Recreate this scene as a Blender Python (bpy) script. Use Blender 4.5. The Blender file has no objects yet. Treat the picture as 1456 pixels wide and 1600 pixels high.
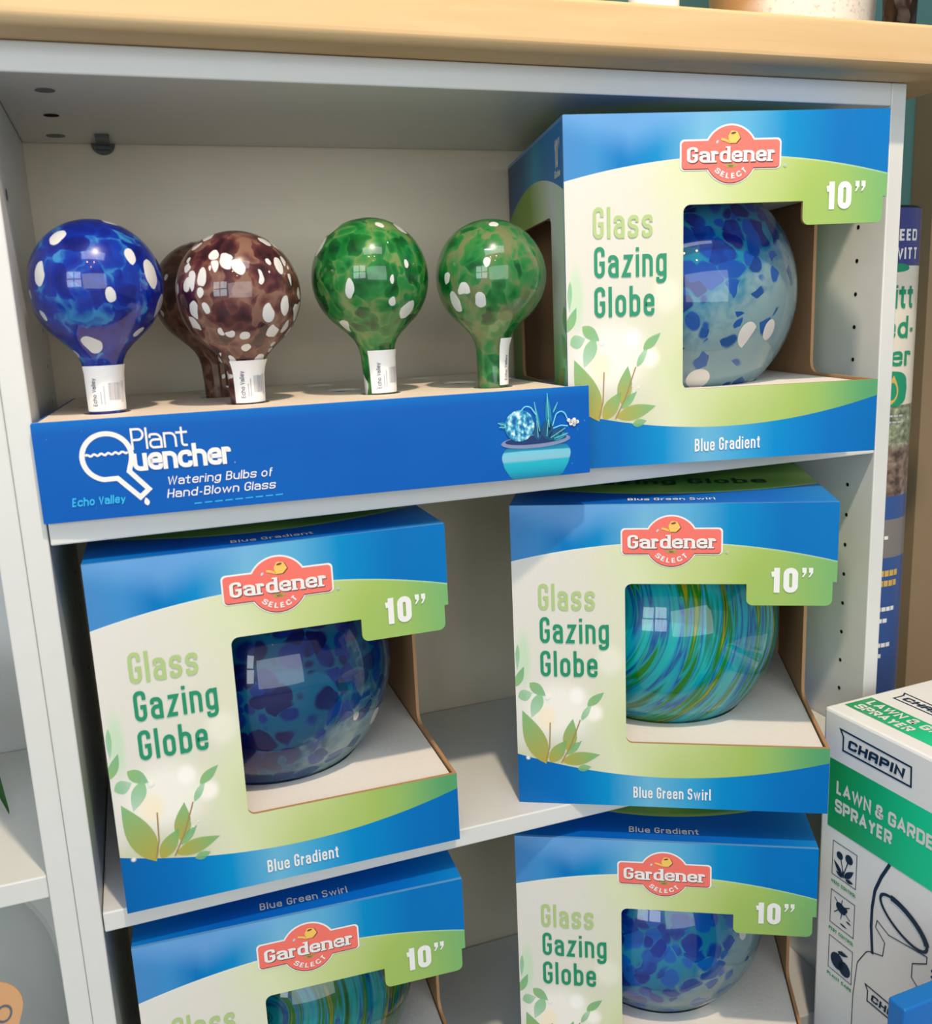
import bpy, bmesh, math, random
from math import sin, cos, pi, sqrt, radians, atan2
from mathutils import Vector, Matrix, geometry, noise as mnoise
random.seed(7)
S = bpy.context.scene
COL = S.collection

# ------------------------------------------------------------------ camera
cd = bpy.data.cameras.new('camera')
cam = bpy.data.objects.new('camera', cd)
COL.objects.link(cam)
cam.location = (0.0697, -0.7242, 0.8939)
cam.rotation_euler = (1.3622, 0.0439, -0.3455)
cd.sensor_fit = 'HORIZONTAL'
cd.sensor_width = 36.0
cd.lens = 1451.4 * 36 / 1456
cd.clip_start = 0.01
cd.dof.use_dof = True
cd.dof.focus_distance = 0.86
cd.dof.aperture_fstop = 9.0
S.camera = cam

# ------------------------------------------------------------------ light
S.view_settings.view_transform = 'Standard'
S.view_settings.look = 'None'
S.view_settings.gamma = 1.0
S.view_settings.exposure = -0.24
S.view_settings.use_curve_mapping = False
W = bpy.data.worlds.new('world')
S.world = W
W.use_nodes = True
W.node_tree.nodes['Background'].inputs[0].default_value = (0.96, 0.98, 1.0, 1)
W.node_tree.nodes['Background'].inputs[1].default_value = 0.35


def lamp(name, kind, loc, target, energy, color, size=1.0, size_y=None, **kw):
    l = bpy.data.lights.new(name, kind)
    l.energy = energy
    l.color = color
    if kind == 'AREA':
        l.shape = 'RECTANGLE'
        l.size = size
        l.size_y = size_y or size
    else:
        l.shadow_soft_size = size
    for k, v in kw.items():
        setattr(l, k, v)
    o = bpy.data.objects.new(name, l)
    COL.objects.link(o)
    o.location = loc
    o.rotation_euler = (Vector(target) - Vector(loc)).to_track_quat('-Z', 'Y').to_euler()
    return o


for q, (dx, dz) in enumerate(((-.36, -.36), (.36, -.36), (-.36, .36), (.36, .36))):     # a window of four panes
    lamp('shop_window_light', 'AREA', (-1.45 + dx * 0.85, -2.35 - dx * 0.5, 1.40 + dz), (0.35 + dx * .8, 0.0 - dx * .6, 0.75 + dz), 7.5, (0.84, 0.94, 1.0), 0.62, 0.62)
lamp('front_fill_light', 'AREA', (0.35, -3.7, 1.30), (0.25, 0.0, 0.85), 46, (0.90, 0.96, 1.0), 2.8, 1.8)  # broad fill added behind the camera to lift the shelf interiors
lamp('ceiling_light', 'AREA', (0.25, -1.12, 2.40), (0.35, 0.0, 0.7), 8, (0.96, 0.98, 1.0), 1.2, 0.5)
lamp('warm_spotlight', 'SPOT', (0.27, -0.70, 2.16), (0.36, 0.05, 0.60), 104, (1.0, 0.80, 0.58), 0.03,
     spot_size=radians(58), spot_blend=0.6)
for q, p in enumerate(((-0.1, -1.5, 2.2), (0.3, -1.6, 2.25), (0.12, -2.3, 2.3))):
    lamp('pendant_bulb_light', 'POINT', p, (0, 0, 0), 2.6, (1.0, 0.62, 0.30), 0.035)


# ------------------------------------------------------------------ helpers: colour, nodes
def L(c):
    return c / 12.92 if c <= 0.04045 else ((c + 0.055) / 1.055) ** 2.4


def rgb(r, g, b):
    return (L(r / 255), L(g / 255), L(b / 255), 1.0)


class NT:
    """small node-expression helper"""

    def __init__(s, name):
        s.m = bpy.data.materials.new(name)
        s.m.use_nodes = True
        s.t = s.m.node_tree
        s.t.nodes.clear()
        s.out = s.t.nodes.new('ShaderNodeOutputMaterial')

    def n(s, typ, **kw):
        nd = s.t.nodes.new(typ)
        for k, v in kw.items():
            setattr(nd, k, v)
        return nd

    def put(s, sock, v):
        if v is None:
            return
        if isinstance(v, bpy.types.NodeSocket):
            s.t.links.new(v, sock)
        else:
            sock.default_value = v

    def ma(s, op, a, b=None, c=None, clamp=False):
        nd = s.n('ShaderNodeMath', operation=op, use_clamp=clamp)
        for i, v in enumerate((a, b, c)):
            s.put(nd.inputs[i], v)
        return nd.outputs[0]

    def add(s, a, b): return s.ma('ADD', a, b)
    def sub(s, a, b): return s.ma('SUBTRACT', a, b)
    def mul(s, a, b): return s.ma('MULTIPLY', a, b)
    def gt(s, a, b): return s.ma('GREATER_THAN', a, b)

    def sm(s, x, lo, hi):
        nd = s.n('ShaderNodeMapRange', interpolation_type='SMOOTHSTEP')
        s.put(nd.inputs[0], x)
        nd.inputs[1].default_value = lo
        nd.inputs[2].default_value = hi
        return nd.outputs[0]

    def mix(s, f, a, b):
        nd = s.n('ShaderNodeMix', data_type='RGBA')
        s.put(nd.inputs[0], f)
        s.put(nd.inputs[6], a)
        s.put(nd.inputs[7], b)
        return nd.outputs[2]

    def ramp(s, f, stops, interp='LINEAR'):
        nd = s.n('ShaderNodeValToRGB')
        cr = nd.color_ramp
        cr.interpolation = interp
        while len(cr.elements) < len(stops):
            cr.elements.new(0.5)
        for e, (p, c) in zip(cr.elements, stops):
            e.position = p
            e.color = c
        s.put(nd.inputs[0], f)
        return nd.outputs[0]

    def sep(s, v):
        nd = s.n('ShaderNodeSeparateXYZ')
        s.put(nd.inputs[0], v)
        return nd.outputs

    def comb(s, x, y, z=0.0):
        nd = s.n('ShaderNodeCombineXYZ')
        for i, v in enumerate((x, y, z)):
            s.put(nd.inputs[i], v)
        return nd.outputs[0]

    def uv(s):
        return s.n('ShaderNodeTexCoord').outputs['UV']

    def obj(s):
        return s.n('ShaderNodeTexCoord').outputs['Object']

    def map(s, v, loc=(0, 0, 0), rot=(0, 0, 0), sc=(1, 1, 1)):
        nd = s.n('ShaderNodeMapping')
        s.put(nd.inputs[0], v)
        nd.inputs[1].default_value = loc
        nd.inputs[2].default_value = rot
        nd.inputs[3].default_value = sc
        return nd.outputs[0]

    def noise(s, v, sc, det=2.0, rough=0.5, dist=0.0):
        nd = s.n('ShaderNodeTexNoise')
        s.put(nd.inputs['Vector'], v)
        nd.inputs['Scale'].default_value = sc
        nd.inputs['Detail'].default_value = det
        nd.inputs['Roughness'].default_value = rough
        nd.inputs['Distortion'].default_value = dist
        return nd.outputs[0]

    def vor(s, v, sc, feature='F1', rnd=1.0, smooth=None):
        nd = s.n('ShaderNodeTexVoronoi', feature=feature)
        s.put(nd.inputs['Vector'], v)
        nd.inputs['Scale'].default_value = sc
        nd.inputs['Randomness'].default_value = rnd
        if smooth is not None and 'Smoothness' in nd.inputs:
            nd.inputs['Smoothness'].default_value = smooth
        return nd

    def bump(s, h, strength=0.3, dist=0.001):
        nd = s.n('ShaderNodeBump')
        s.put(nd.inputs['Height'], h)
        nd.inputs['Strength'].default_value = strength
        nd.inputs['Distance'].default_value = dist
        return nd.outputs[0]

    def bsdf(s, color, rough=0.5, spec=0.5, metal=0.0, coat=0.0, normal=None, alpha=None, trans=None):
        nd = s.n('ShaderNodeBsdfPrincipled')
        s.put(nd.inputs['Base Color'], color)
        s.put(nd.inputs['Roughness'], rough)
        s.put(nd.inputs['Specular IOR Level'], spec)
        s.put(nd.inputs['Metallic'], metal)
        s.put(nd.inputs['Coat Weight'], coat)
        nd.inputs['Coat Roughness'].default_value = 0.03
        if normal is not None:
            s.put(nd.inputs['Normal'], normal)
        if alpha is not None:
            s.put(nd.inputs['Alpha'], alpha)
        if trans is not None:
            s.put(nd.inputs['Transmission Weight'], trans)
        return nd.outputs[0]

    def mixs(s, f, a, b):
        nd = s.n('ShaderNodeMixShader')
        s.put(nd.inputs[0], f)
        s.put(nd.inputs[1], a)
        s.put(nd.inputs[2], b)
        return nd.outputs[0]

    def done(s, sh):
        s.t.links.new(sh, s.out.inputs[0])
        return s.m


def plain(name, c, rough=0.5, spec=0.5, metal=0.0, coat=0.0, bump=None):
    k = NT(name)
    nrm = None
    col = c
    if bump:
        nz = k.noise(k.obj(), bump[0], 3.0)
        nrm = k.bump(nz, bump[1], 0.0006)
        col = k.mix(k.mul(nz, 0.22), c, (c[0] * .72, c[1] * .72, c[2] * .72, 1))
    return k.done(k.bsdf(col, rough, spec, metal, coat, nrm))


WHITE = rgb(238, 238, 234)
M = {}
M['melamine'] = plain('white_melamine', rgb(217, 219, 217), 0.32, 0.5, bump=(60, 0.03))
M['backboard'] = plain('white_backboard', rgb(220, 208, 184), 0.42, 0.4, bump=(40, 0.05))
M['hole'] = plain('dark_hole', rgb(24, 20, 18), 0.8, 0.1)
M['plug'] = plain('grey_plug', rgb(96, 100, 104), 0.5, 0.4)
M['bracket'] = plain('dark_plastic', rgb(52, 54, 54), 0.35, 0.5)
M['kraft'] = plain('kraft_cardboard', rgb(176, 136, 98), 0.75, 0.2, bump=(70, 0.2))
M['foam'] = plain('white_foam', rgb(230, 227, 222), 0.8, 0.25, bump=(260, 0.5))
M['white_print'] = plain('white_ink', rgb(232, 233, 232), 0.4, 0.4)
M['red_print'] = plain('red_ink', rgb(236, 116, 104), 0.4, 0.4)
M['dark_print'] = plain('grey_ink', rgb(112, 60, 62), 0.45, 0.3)
M['yellow_print'] = plain('yellow_ink', rgb(240, 196, 96), 0.4, 0.4)
M['olive_print'] = plain('olive_ink', rgb(168, 160, 84), 0.4, 0.4)
M['pale_print'] = plain('pale_blue_ink', rgb(196, 206, 216), 0.4, 0.4)
M['glass_word'] = plain('light_green_ink', rgb(172, 198, 132), 0.42, 0.4)
M['gazing_word'] = plain('teal_green_ink', rgb(28, 142, 104), 0.42, 0.4)
M['deep_green'] = plain('deep_green_ink', rgb(16, 66, 44), 0.42, 0.4)
M['tray_white'] = plain('white_card', rgb(226, 214, 198), 0.6, 0.3, bump=(50, 0.1))
M['cyan_print'] = plain('cyan_ink', rgb(40, 178, 232), 0.42, 0.4)
M['paper'] = plain('white_paper', rgb(240, 240, 240), 0.55, 0.3)
M['ink'] = plain('faded_ink', rgb(96, 100, 120), 0.6, 0.2)
M['ink2'] = plain('pale_ink', rgb(176, 178, 188), 0.6, 0.2)
M['navy_print'] = plain('navy_ink', rgb(22, 50, 78), 0.42, 0.4)
M['sprayer_card'] = plain('white_carton_board', rgb(244, 246, 247), 0.38, 0.45, bump=(40, 0.05))
M['blue_card'] = plain('blue_carton_board', rgb(18, 112, 196), 0.4, 0.45, bump=(40, 0.05))
M['teal_wall'] = plain('teal_wall_paint', rgb(84, 128, 124), 0.7, 0.3, bump=(25, 0.1))
M['tan_wall'] = plain('tan_wall_paint', rgb(150, 128, 98), 0.7, 0.3, bump=(25, 0.1))
M['floor'] = plain('grey_floor_tile', rgb(150, 146, 140), 0.5, 0.4, bump=(6, 0.1))


def m_wood():
    k = NT('pale_wood')
    o = k.obj()
    g = k.noise(k.map(o, sc=(3.0, 40.0, 60.0)), 1.0, 4.0, 0.6, 0.6)
    b = k.noise(k.map(o, sc=(1.6, 6.0, 14.0)), 1.4, 3.0)
    c = k.mix(g, rgb(200, 166, 118), rgb(222, 195, 152))
    c = k.mix(k.sm(b, 0.45, 0.75), c, rgb(200, 156, 102))
    return k.done(k.bsdf(c, 0.6, 0.3, 0.0, 0.0, k.bump(g, 0.12)))


M['wood'] = m_wood()


def arc_mask(k, u, v, base, amp):
    """v - (base + amp*(1-(2u-1)^2))"""
    w = k.sub(k.mul(u, 2.0), 1.0)
    return k.sub(v, k.add(base, k.mul(k.sub(1.0, k.mul(w, w)), amp)))


def flute(k, x):
    """corrugated board telegraphing through the print"""
    nz = k.noise(k.comb(k.mul(x, 150.0), 0.0), 1.0, 1.0)
    return k.bump(nz, 0.16, 0.0006)


def m_front():
    k = NT('carton_front_print')
    x, y, _ = k.sep(k.uv())
    top = arc_mask(k, x, y, 0.822, 0.060)
    bot = arc_mask(k, x, y, 0.172, -0.068)
    # blue band, lighter towards the middle, a printed gradient with reflective sheen painted in
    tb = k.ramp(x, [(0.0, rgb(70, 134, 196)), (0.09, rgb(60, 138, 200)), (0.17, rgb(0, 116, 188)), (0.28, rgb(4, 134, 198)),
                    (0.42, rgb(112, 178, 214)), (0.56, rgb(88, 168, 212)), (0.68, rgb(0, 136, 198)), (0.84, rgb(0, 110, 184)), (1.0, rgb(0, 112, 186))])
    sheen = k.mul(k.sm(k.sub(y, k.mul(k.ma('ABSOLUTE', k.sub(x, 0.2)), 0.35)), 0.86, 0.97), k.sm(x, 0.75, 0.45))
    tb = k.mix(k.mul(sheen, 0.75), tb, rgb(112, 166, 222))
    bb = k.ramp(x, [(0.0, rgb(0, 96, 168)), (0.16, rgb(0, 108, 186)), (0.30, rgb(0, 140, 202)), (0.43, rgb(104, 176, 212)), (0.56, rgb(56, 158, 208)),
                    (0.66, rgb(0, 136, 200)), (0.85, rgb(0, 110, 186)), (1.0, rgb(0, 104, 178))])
    # cream to leaf green field
    nz = k.noise(k.map(k.uv(), sc=(3.2, 2.6, 1)), 1.0, 1.0)
    f = k.add(x, k.add(k.mul(k.sub(nz, 0.5), 0.34), k.mul(k.sub(0.5, y), 0.10)))
    fld = k.ramp(f, [(0.0, rgb(219, 218, 212)), (0.20, rgb(217, 217, 204)), (0.36, rgb(212, 220, 182)), (0.54, rgb(190, 206, 140)),
                     (0.72, rgb(160, 188, 98)), (0.88, rgb(136, 180, 104)), (1.0, rgb(116, 174, 112))])
    low = k.mul(k.sm(y, 0.36, 0.20), k.sm(x, 0.80, 1.0))
    fld = k.mix(k.mul(low, 0.7), fld, rgb(64, 146, 104))
    for (cx, cy, rx, ry, st, cc) in ((.14, .33, .16, .13, .75, rgb(246, 244, 236)), (.256, .321, .040, .040, .95, rgb(248, 244, 236)), (.10, .300, .045, .06, .75, rgb(246, 232, 200)),
                                     (.202, .378, .035, .04, .7, rgb(250, 250, 246)), (.31, .50, .06, .07, .5, rgb(240, 240, 226)), (.03, .50, .03, .12, .5, rgb(170, 220, 170))):
        dx = k.mul(k.sub(x, cx), 1 / rx)
        dy = k.mul(k.sub(y, cy), 1 / ry)
        rr = k.ma('SQRT', k.add(k.mul(dx, dx), k.mul(dy, dy)))
        fld = k.mix(k.mul(k.sm(rr, 1.0, 0.35), st), fld, cc)
    gb = k.mul(k.sm(y, 0.26, 0.13), k.sm(x, 0.34, 0.10))
    fld = k.mix(k.mul(gb, 0.55), fld, rgb(168, 180, 96))
    rim = k.sm(top, -0.006, 0.0)
    fld = k.mix(k.mul(rim, 0.4), fld, rgb(214, 236, 230))
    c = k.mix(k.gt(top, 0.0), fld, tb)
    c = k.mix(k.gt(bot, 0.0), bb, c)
    return k.done(k.bsdf(c, 0.38, 0.16, 0.0, 0.02, flute(k, x)))


def m_top():
    k = NT('carton_top_print')
    x, y, _ = k.sep(k.uv())
    edge = arc_mask(k, x, y, 0.34, -0.16)
    bl = k.ramp(x, [(0.0, rgb(10, 116, 200)), (0.25, rgb(4, 92, 190)), (0.5, rgb(6, 96, 196)), (0.8, rgb(4, 104, 200)), (1.0, rgb(8, 126, 204))])
    gr = k.ramp(k.noise(k.map(k.uv(), sc=(2.2, 3.0, 1)), 1.0, 1.0), [(0.3, rgb(78, 150, 76)), (0.5, rgb(120, 176, 84)), (0.7, rgb(158, 196, 110))])
    gr = k.mix(k.sm(edge, 0.03, 0.0), gr, rgb(168, 204, 120))
    c = k.mix(k.gt(edge, 0.0), bl, gr)
    return k.done(k.bsdf(c, 0.38, 0.16, 0.0, 0.02, flute(k, x)))


def m_side():
    k = NT('carton_side_print')
    x, y, _ = k.sep(k.uv())
    e1 = k.sub(y, k.add(0.80, k.mul(k.mul(x, k.sub(1.0, x)), 0.30)))
    bot = arc_mask(k, x, y, 0.172, -0.05)
    bl = k.ramp(x, [(0.0, rgb(4, 122, 204)), (0.3, rgb(0, 126, 190)), (0.45, rgb(10, 150, 190)), (0.7, rgb(0, 84, 140)), (1.0, rgb(4, 60, 104))])
    f = k.add(x, k.mul(k.sub(0.6, y), 0.25))
    fld = k.ramp(f, [(0.0, rgb(206, 226, 206)), (0.14, rgb(222, 230, 228)), (0.30, rgb(196, 214, 170)), (0.5, rgb(128, 168, 50)), (1.0, rgb(92, 132, 36))])
    low = k.sm(y, 0.55, 0.30)
    fld = k.mix(k.mul(low, 0.85), fld, k.ramp(x, [(0.0, rgb(120, 206, 140)), (0.14, rgb(40, 160, 70)), (0.3, rgb(150, 150, 60)), (1.0, rgb(60, 110, 40))]))
    c = k.mix(k.gt(e1, 0.0), fld, bl)
    c = k.mix(k.gt(bot, 0.0), rgb(4, 104, 192), c)
    return k.done(k.bsdf(c, 0.38, 0.16, 0.0, 0.02, flute(k, x)))


M['fold'] = plain('print_on_fold', rgb(84, 146, 202), 0.36, 0.5)
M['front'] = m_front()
M['top'] = m_top()
M['side'] = m_side()


def m_leaf(name, c0, c1, a0=0.95, a1=0.6):
    k = NT(name)
    x, y, _ = k.sep(k.uv())
    c = k.mix(y, c0, c1)
    a = k.add(a0, k.mul(y, a1 - a0))
    t = k.n('ShaderNodeBsdfTransparent').outputs[0]
    return k.done(k.mixs(a, t, k.bsdf(c, 0.4, 0.4)))


M['leaf_olive'] = m_leaf('printed_leaf_olive', rgb(186, 172, 70), rgb(120, 192, 120), 0.85, 0.7)
M['leaf_green'] = m_leaf('printed_leaf_green', rgb(140, 196, 110), rgb(110, 190, 140), 0.7, 0.6)
M['leaf_pale'] = m_leaf('printed_leaf_pale', rgb(150, 206, 150), rgb(140, 214, 176), 0.8, 0.35)
M['stem_print'] = plain('printed_stem', rgb(164, 132, 92), 0.45, 0.3)


def m_glow(name, c, mx):
    k = NT(name)
    x, y, _ = k.sep(k.uv())
    r = k.ma('SQRT', k.add(k.mul(x, x), k.mul(y, y)))
    a = k.mul(k.sm(r, 1.0, 0.25), mx)
    t = k.n('ShaderNodeBsdfTransparent').outputs[0]
    return k.done(k.mixs(a, t, k.bsdf(c, 0.4, 0.4)))


M['glow_white'] = m_glow('printed_soft_white', rgb(250, 250, 246), 0.85)
M['glow_warm'] = m_glow('printed_soft_cream', rgb(250, 234, 206), 0.9)


def m_tray():
    k = NT('tray_blue_print')
    x, y, _ = k.sep(k.uv())
    nz = k.noise(k.map(k.uv(), sc=(4, 1.2, 1)), 1.0, 2.0)
    c = k.mix(nz, rgb(0, 80, 172), rgb(0, 98, 186))
    c = k.mix(k.mul(k.sm(y, 0.86, 1.0), 0.35), c, rgb(0, 128, 214))
    spk = k.vor(k.map(k.uv(), sc=(34, 7, 1)), 1.0).outputs['Distance']
    edge = k.sm(k.ma('ABSOLUTE', k.sub(x, 0.5)), 0.36, 0.5)
    c = k.mix(k.mul(k.ma('LESS_THAN', spk, 0.045), k.mul(edge, 0.7)), c, rgb(90, 170, 236))
    return k.done(k.bsdf(c, 0.4, 0.16, 0.0, 0.02))


M['tray_blue'] = m_tray()


# ---- blown glass: pigment over clear, thin walled ------------------------------------------------
def glass_finish(k, col, opa, clear, rim=None):
    fz = k.n('ShaderNodeLayerWeight')
    fz.inputs[0].default_value = 0.5
    fac = fz.outputs['Facing']
    f2 = k.mul(fac, fac)
    fres = k.ma('MULTIPLY_ADD', k.mul(f2, f2), 0.42, 0.05)
    tr = k.n('ShaderNodeBsdfTransparent')
    k.put(tr.inputs[0], clear)
    tl = k.n('ShaderNodeBsdfTranslucent')
    k.put(tl.inputs[0], col)
    col = k.mix(k.mul(k.mul(f2, fac), 0.7), col, k.mix(0.75, col, (0, 0, 0, 1)))   # thicker glass towards the rim
    pig = k.mixs(0.25, k.bsdf(col, 0.25, 0.3), tl.outputs[0])
    op2 = k.ma('MAXIMUM', opa, k.mul(f2, 0.55)) if rim is None else opa
    body = k.mixs(op2, tr.outputs[0], pig)
    gl = k.n('ShaderNodeBsdfGlossy')
    gl.inputs['Roughness'].default_value = 0.025
    gl.inputs['Color'].default_value = (1, 1, 1, 1)
    return k.done(k.mixs(fres, body, gl.outputs[0]))


def white_spots(k, v, sc, thr, size=0.32):
    vn = k.vor(v, sc)
    cr, cg, cb = k.sep(vn.outputs['Color'])
    return k.mul(k.ma('LESS_THAN', vn.outputs['Distance'], k.mul(k.add(0.45, k.mul(cg, 0.9)), size)), k.gt(cr, thr))


def m_bulb(name, stops, white, off, cell=34.0, wsc=48.0, clearc=(0.7, 0.7, 0.7, 1), opa0=0.75, spot=0.32):
    k = NT(name)
    o = k.map(k.obj(), loc=off)
    wob = k.n('ShaderNodeTexNoise')
    k.put(wob.inputs['Vector'], o)
    wob.inputs['Scale'].default_value = 42.0
    wv = k.n('ShaderNodeVectorMath', operation='SCALE')
    k.put(wv.inputs[0], wob.outputs['Color'])
    wv.inputs['Scale'].default_value = 0.030
    ad = k.n('ShaderNodeVectorMath', operation='ADD')
    k.put(ad.inputs[0], o)
    k.put(ad.inputs[1], wv.outputs[0])
    # flecks are drawn out lengthways down the neck
    st = k.map(ad.outputs[0], sc=(1, 1, 0.8))
    v = k.vor(st, cell * 1.5, 'SMOOTH_F1', smooth=0.12)
    fine = k.noise(ad.outputs[0], 110.0, 2.0)
    cr, _, _ = k.sep(v.outputs['Color'])
    d = v.outputs['Distance']
    f = k.add(k.add(k.mul(cr, 0.50), k.mul(d, 0.60)), k.mul(k.sub(fine, 0.5), 0.5))
    col = k.ramp(f, stops)
    w2 = k.n('ShaderNodeVectorMath', operation='SCALE')
    k.put(w2.inputs[0], wob.outputs['Color'])
    w2.inputs['Scale'].default_value = 0.009
    a2 = k.n('ShaderNodeVectorMath', operation='ADD')
    k.put(a2.inputs[0], o)
    k.put(a2.inputs[1], w2.outputs[0])
    ws = white_spots(k, k.map(a2.outputs[0], sc=(1, 1, 0.62)), wsc, white, spot)
    col = k.mix(ws, col, rgb(244, 246, 246))
    opa = k.ma('MAXIMUM', ws, k.ma('MULTIPLY_ADD', k.sm(f, 0.9, 0.3), 1.0 - opa0, opa0))
    return glass_finish(k, col, opa, clearc)


M['bulb_blue'] = m_bulb('cobalt_glass', [(0.15, rgb(0, 20, 120)), (0.50, rgb(0, 36, 158)), (0.74, rgb(2, 58, 182)), (0.93, rgb(60, 150, 214))],
                        0.50, (0.3, 0.1, 0.2), 50, 62, (0.1, 0.3, 0.9, 1), 0.98, 0.38)
M['bulb_purple'] = m_bulb('amethyst_glass', [(0.15, rgb(44, 16, 28)), (0.4, rgb(78, 34, 44)), (0.6, rgb(120, 70, 64)), (0.85, rgb(172, 130, 112))],
                          0.44, (1.3, 0.4, 0.7), 60, 104, (0.62, 0.42, 0.38, 1), 0.66, 0.46)
M['bulb_brown'] = m_bulb('brown_amethyst_glass', [(0.15, rgb(56, 28, 26)), (0.5, rgb(96, 60, 46)), (0.85, rgb(150, 112, 92))],
                         0.75, (2.3, 1.4, 0.7), 60, 90, (0.6, 0.42, 0.34, 1), 0.66, 0.3)
M['bulb_green'] = m_bulb('emerald_glass', [(0.18, rgb(2, 72, 28)), (0.42, rgb(8, 112, 44)), (0.62, rgb(36, 148, 66)), (0.88, rgb(140, 170, 100))],
                         0.70, (0.9, 2.1, 0.1), 56, 66, (0.45, 0.75, 0.5, 1), 0.78, 0.40)
M['bulb_green2'] = m_bulb('clear_emerald_glass', [(0.16, rgb(2, 78, 32)), (0.38, rgb(18, 124, 54)), (0.58, rgb(66, 150, 78)), (0.85, rgb(164, 172, 120))],
                          0.82, (4.4, 0.2, 3.3), 52, 62, (0.66, 0.84, 0.64, 1), 0.52, 0.40)


def m_globe(name, off, dark, lo):
    """speckled blue globe: dense cobalt cells above, pale aqua and clear with white blobs below"""
    k = NT(name)
    ob = k.obj()
    o = k.map(ob, loc=off)
    x, y, z = k.sep(ob)
    wob = k.n('ShaderNodeTexNoise')
    k.put(wob.inputs['Vector'], o)
    wob.inputs['Scale'].default_value = 22.0
    wv = k.n('ShaderNodeVectorMath', operation='SCALE')
    k.put(wv.inputs[0], wob.outputs['Color'])
    wv.inputs['Scale'].default_value = 0.030
    ad = k.n('ShaderNodeVectorMath', operation='ADD')
    k.put(ad.inputs[0], o)
    k.put(ad.inputs[1], wv.outputs[0])
    p = ad.outputs[0]
    c1 = k.vor(p, 62.0)
    cr, cg, cb = k.sep(c1.outputs['Color'])
    # how far down/right of the dense zone: 0 dense ... 1 sparse
    g = k.sm(k.add(k.sub(k.mul(x, 0.8), z), k.mul(k.sub(k.noise(o, 9.0, 1.0), 0.5), 0.10)), lo, lo + 0.11)
    blob = k.sm(k.mul(c1.outputs['Distance'], k.add(0.72, k.mul(cb, 0.45))), 0.66, 0.50)
    fine = k.noise(p, 90.0, 2.0)
    cells = k.mix(k.sm(k.add(cr, k.sub(fine, 0.5)), 0.2, 0.8), dark[0], dark[1])
    cells = k.mix(k.mul(g, 0.5), cells, rgb(30, 128, 206))
    base = k.mix(k.sm(k.add(g, k.mul(k.sub(fine, 0.5), 0.8)), 0.2, 0.9), dark[2], rgb(186, 226, 232))
    keep = k.gt(cg, k.mul(g, 0.75))
    ink = k.mul(blob, keep)
    col = k.mix(ink, base, cells)
    ws = k.mul(white_spots(k, k.map(o, sc=(1, 1, 0.75)), 30.0, 0.45, 0.36), k.sm(g, 0.35, 0.6))
    col = k.mix(ws, col, rgb(240, 236, 230))
    opa = k.ma('MAXIMUM', ws, k.ma('MULTIPLY_ADD', ink, 0.25, k.sub(0.72, k.mul(g, 0.22))))
    return glass_finish(k, col, opa, k.mix(g, rgb(30, 120, 190), rgb(196, 230, 236)))


M['globe_blue'] = m_globe('blue_speckled_glass', (0.2, 0.5, 0.1), (rgb(0, 26, 130), rgb(0, 76, 184), rgb(16, 156, 204)), -0.035)
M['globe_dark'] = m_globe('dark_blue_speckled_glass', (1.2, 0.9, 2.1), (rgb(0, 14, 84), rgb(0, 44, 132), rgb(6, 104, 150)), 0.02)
M['globe_pale'] = m_globe('pale_blue_speckled_glass', (3.2, 1.5, 0.4), (rgb(0, 50, 160), rgb(8, 100, 200), rgb(30, 160, 206)), -0.045)


def m_swirl(name, off, dim=1.0):
    k = NT(name)
    def dot(v, w):
        nd = k.n('ShaderNodeVectorMath', operation='DOT_PRODUCT')
        k.put(nd.inputs[0], v)
        nd.inputs[1].default_value = w
        return nd.outputs['Value']
    nm = k.n('ShaderNodeVectorMath', operation='NORMALIZE')
    k.put(nm.inputs[0], k.obj())
    ax = Vector((-0.66, -0.70, 0.26)).normalized()
    e1 = ax.cross(Vector((0, 0, 1))).normalized()
    e2 = ax.cross(e1)
    # streaks circle an axis that leans to the left and towards the window
    lat = k.ma('ARCCOSINE', dot(nm.outputs[0], ax))
    n1 = k.noise(k.comb(k.add(k.mul(lat, 8.0), off), k.mul(dot(nm.outputs[0], e1), 0.55), k.mul(dot(nm.outputs[0], e2), 0.55)), 1.0, 2.5, 0.62, 0.0)
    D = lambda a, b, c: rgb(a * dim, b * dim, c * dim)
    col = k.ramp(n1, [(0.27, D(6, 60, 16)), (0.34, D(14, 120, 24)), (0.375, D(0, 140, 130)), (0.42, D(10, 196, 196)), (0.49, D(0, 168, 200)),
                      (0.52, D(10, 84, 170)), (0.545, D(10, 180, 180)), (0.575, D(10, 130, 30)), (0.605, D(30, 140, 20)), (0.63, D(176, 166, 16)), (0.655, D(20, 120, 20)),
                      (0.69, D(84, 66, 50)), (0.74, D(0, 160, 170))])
    return glass_finish(k, col, 0.93, (0.3, 0.8, 0.7, 1))


M['swirl'] = m_swirl('blue_green_swirl_glass', 3.3)
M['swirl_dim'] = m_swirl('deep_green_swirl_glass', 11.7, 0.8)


def m_clear():
    k = NT('clear_glass')
    fz = k.n('ShaderNodeLayerWeight')
    fz.inputs[0].default_value = 0.5
    f = fz.outputs['Facing']
    f4 = k.mul(k.mul(f, f), k.mul(f, f))
    tr = k.n('ShaderNodeBsdfTransparent')
    tr.inputs[0].default_value = (0.985, 0.995, 0.995, 1)
    gl = k.n('ShaderNodeBsdfGlossy')
    gl.inputs['Roughness'].default_value = 0.03
    return k.done(k.mixs(k.ma('MULTIPLY_ADD', f4, 0.3, 0.03), tr.outputs[0], gl.outputs[0]))


M['clear'] = m_clear()


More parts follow.
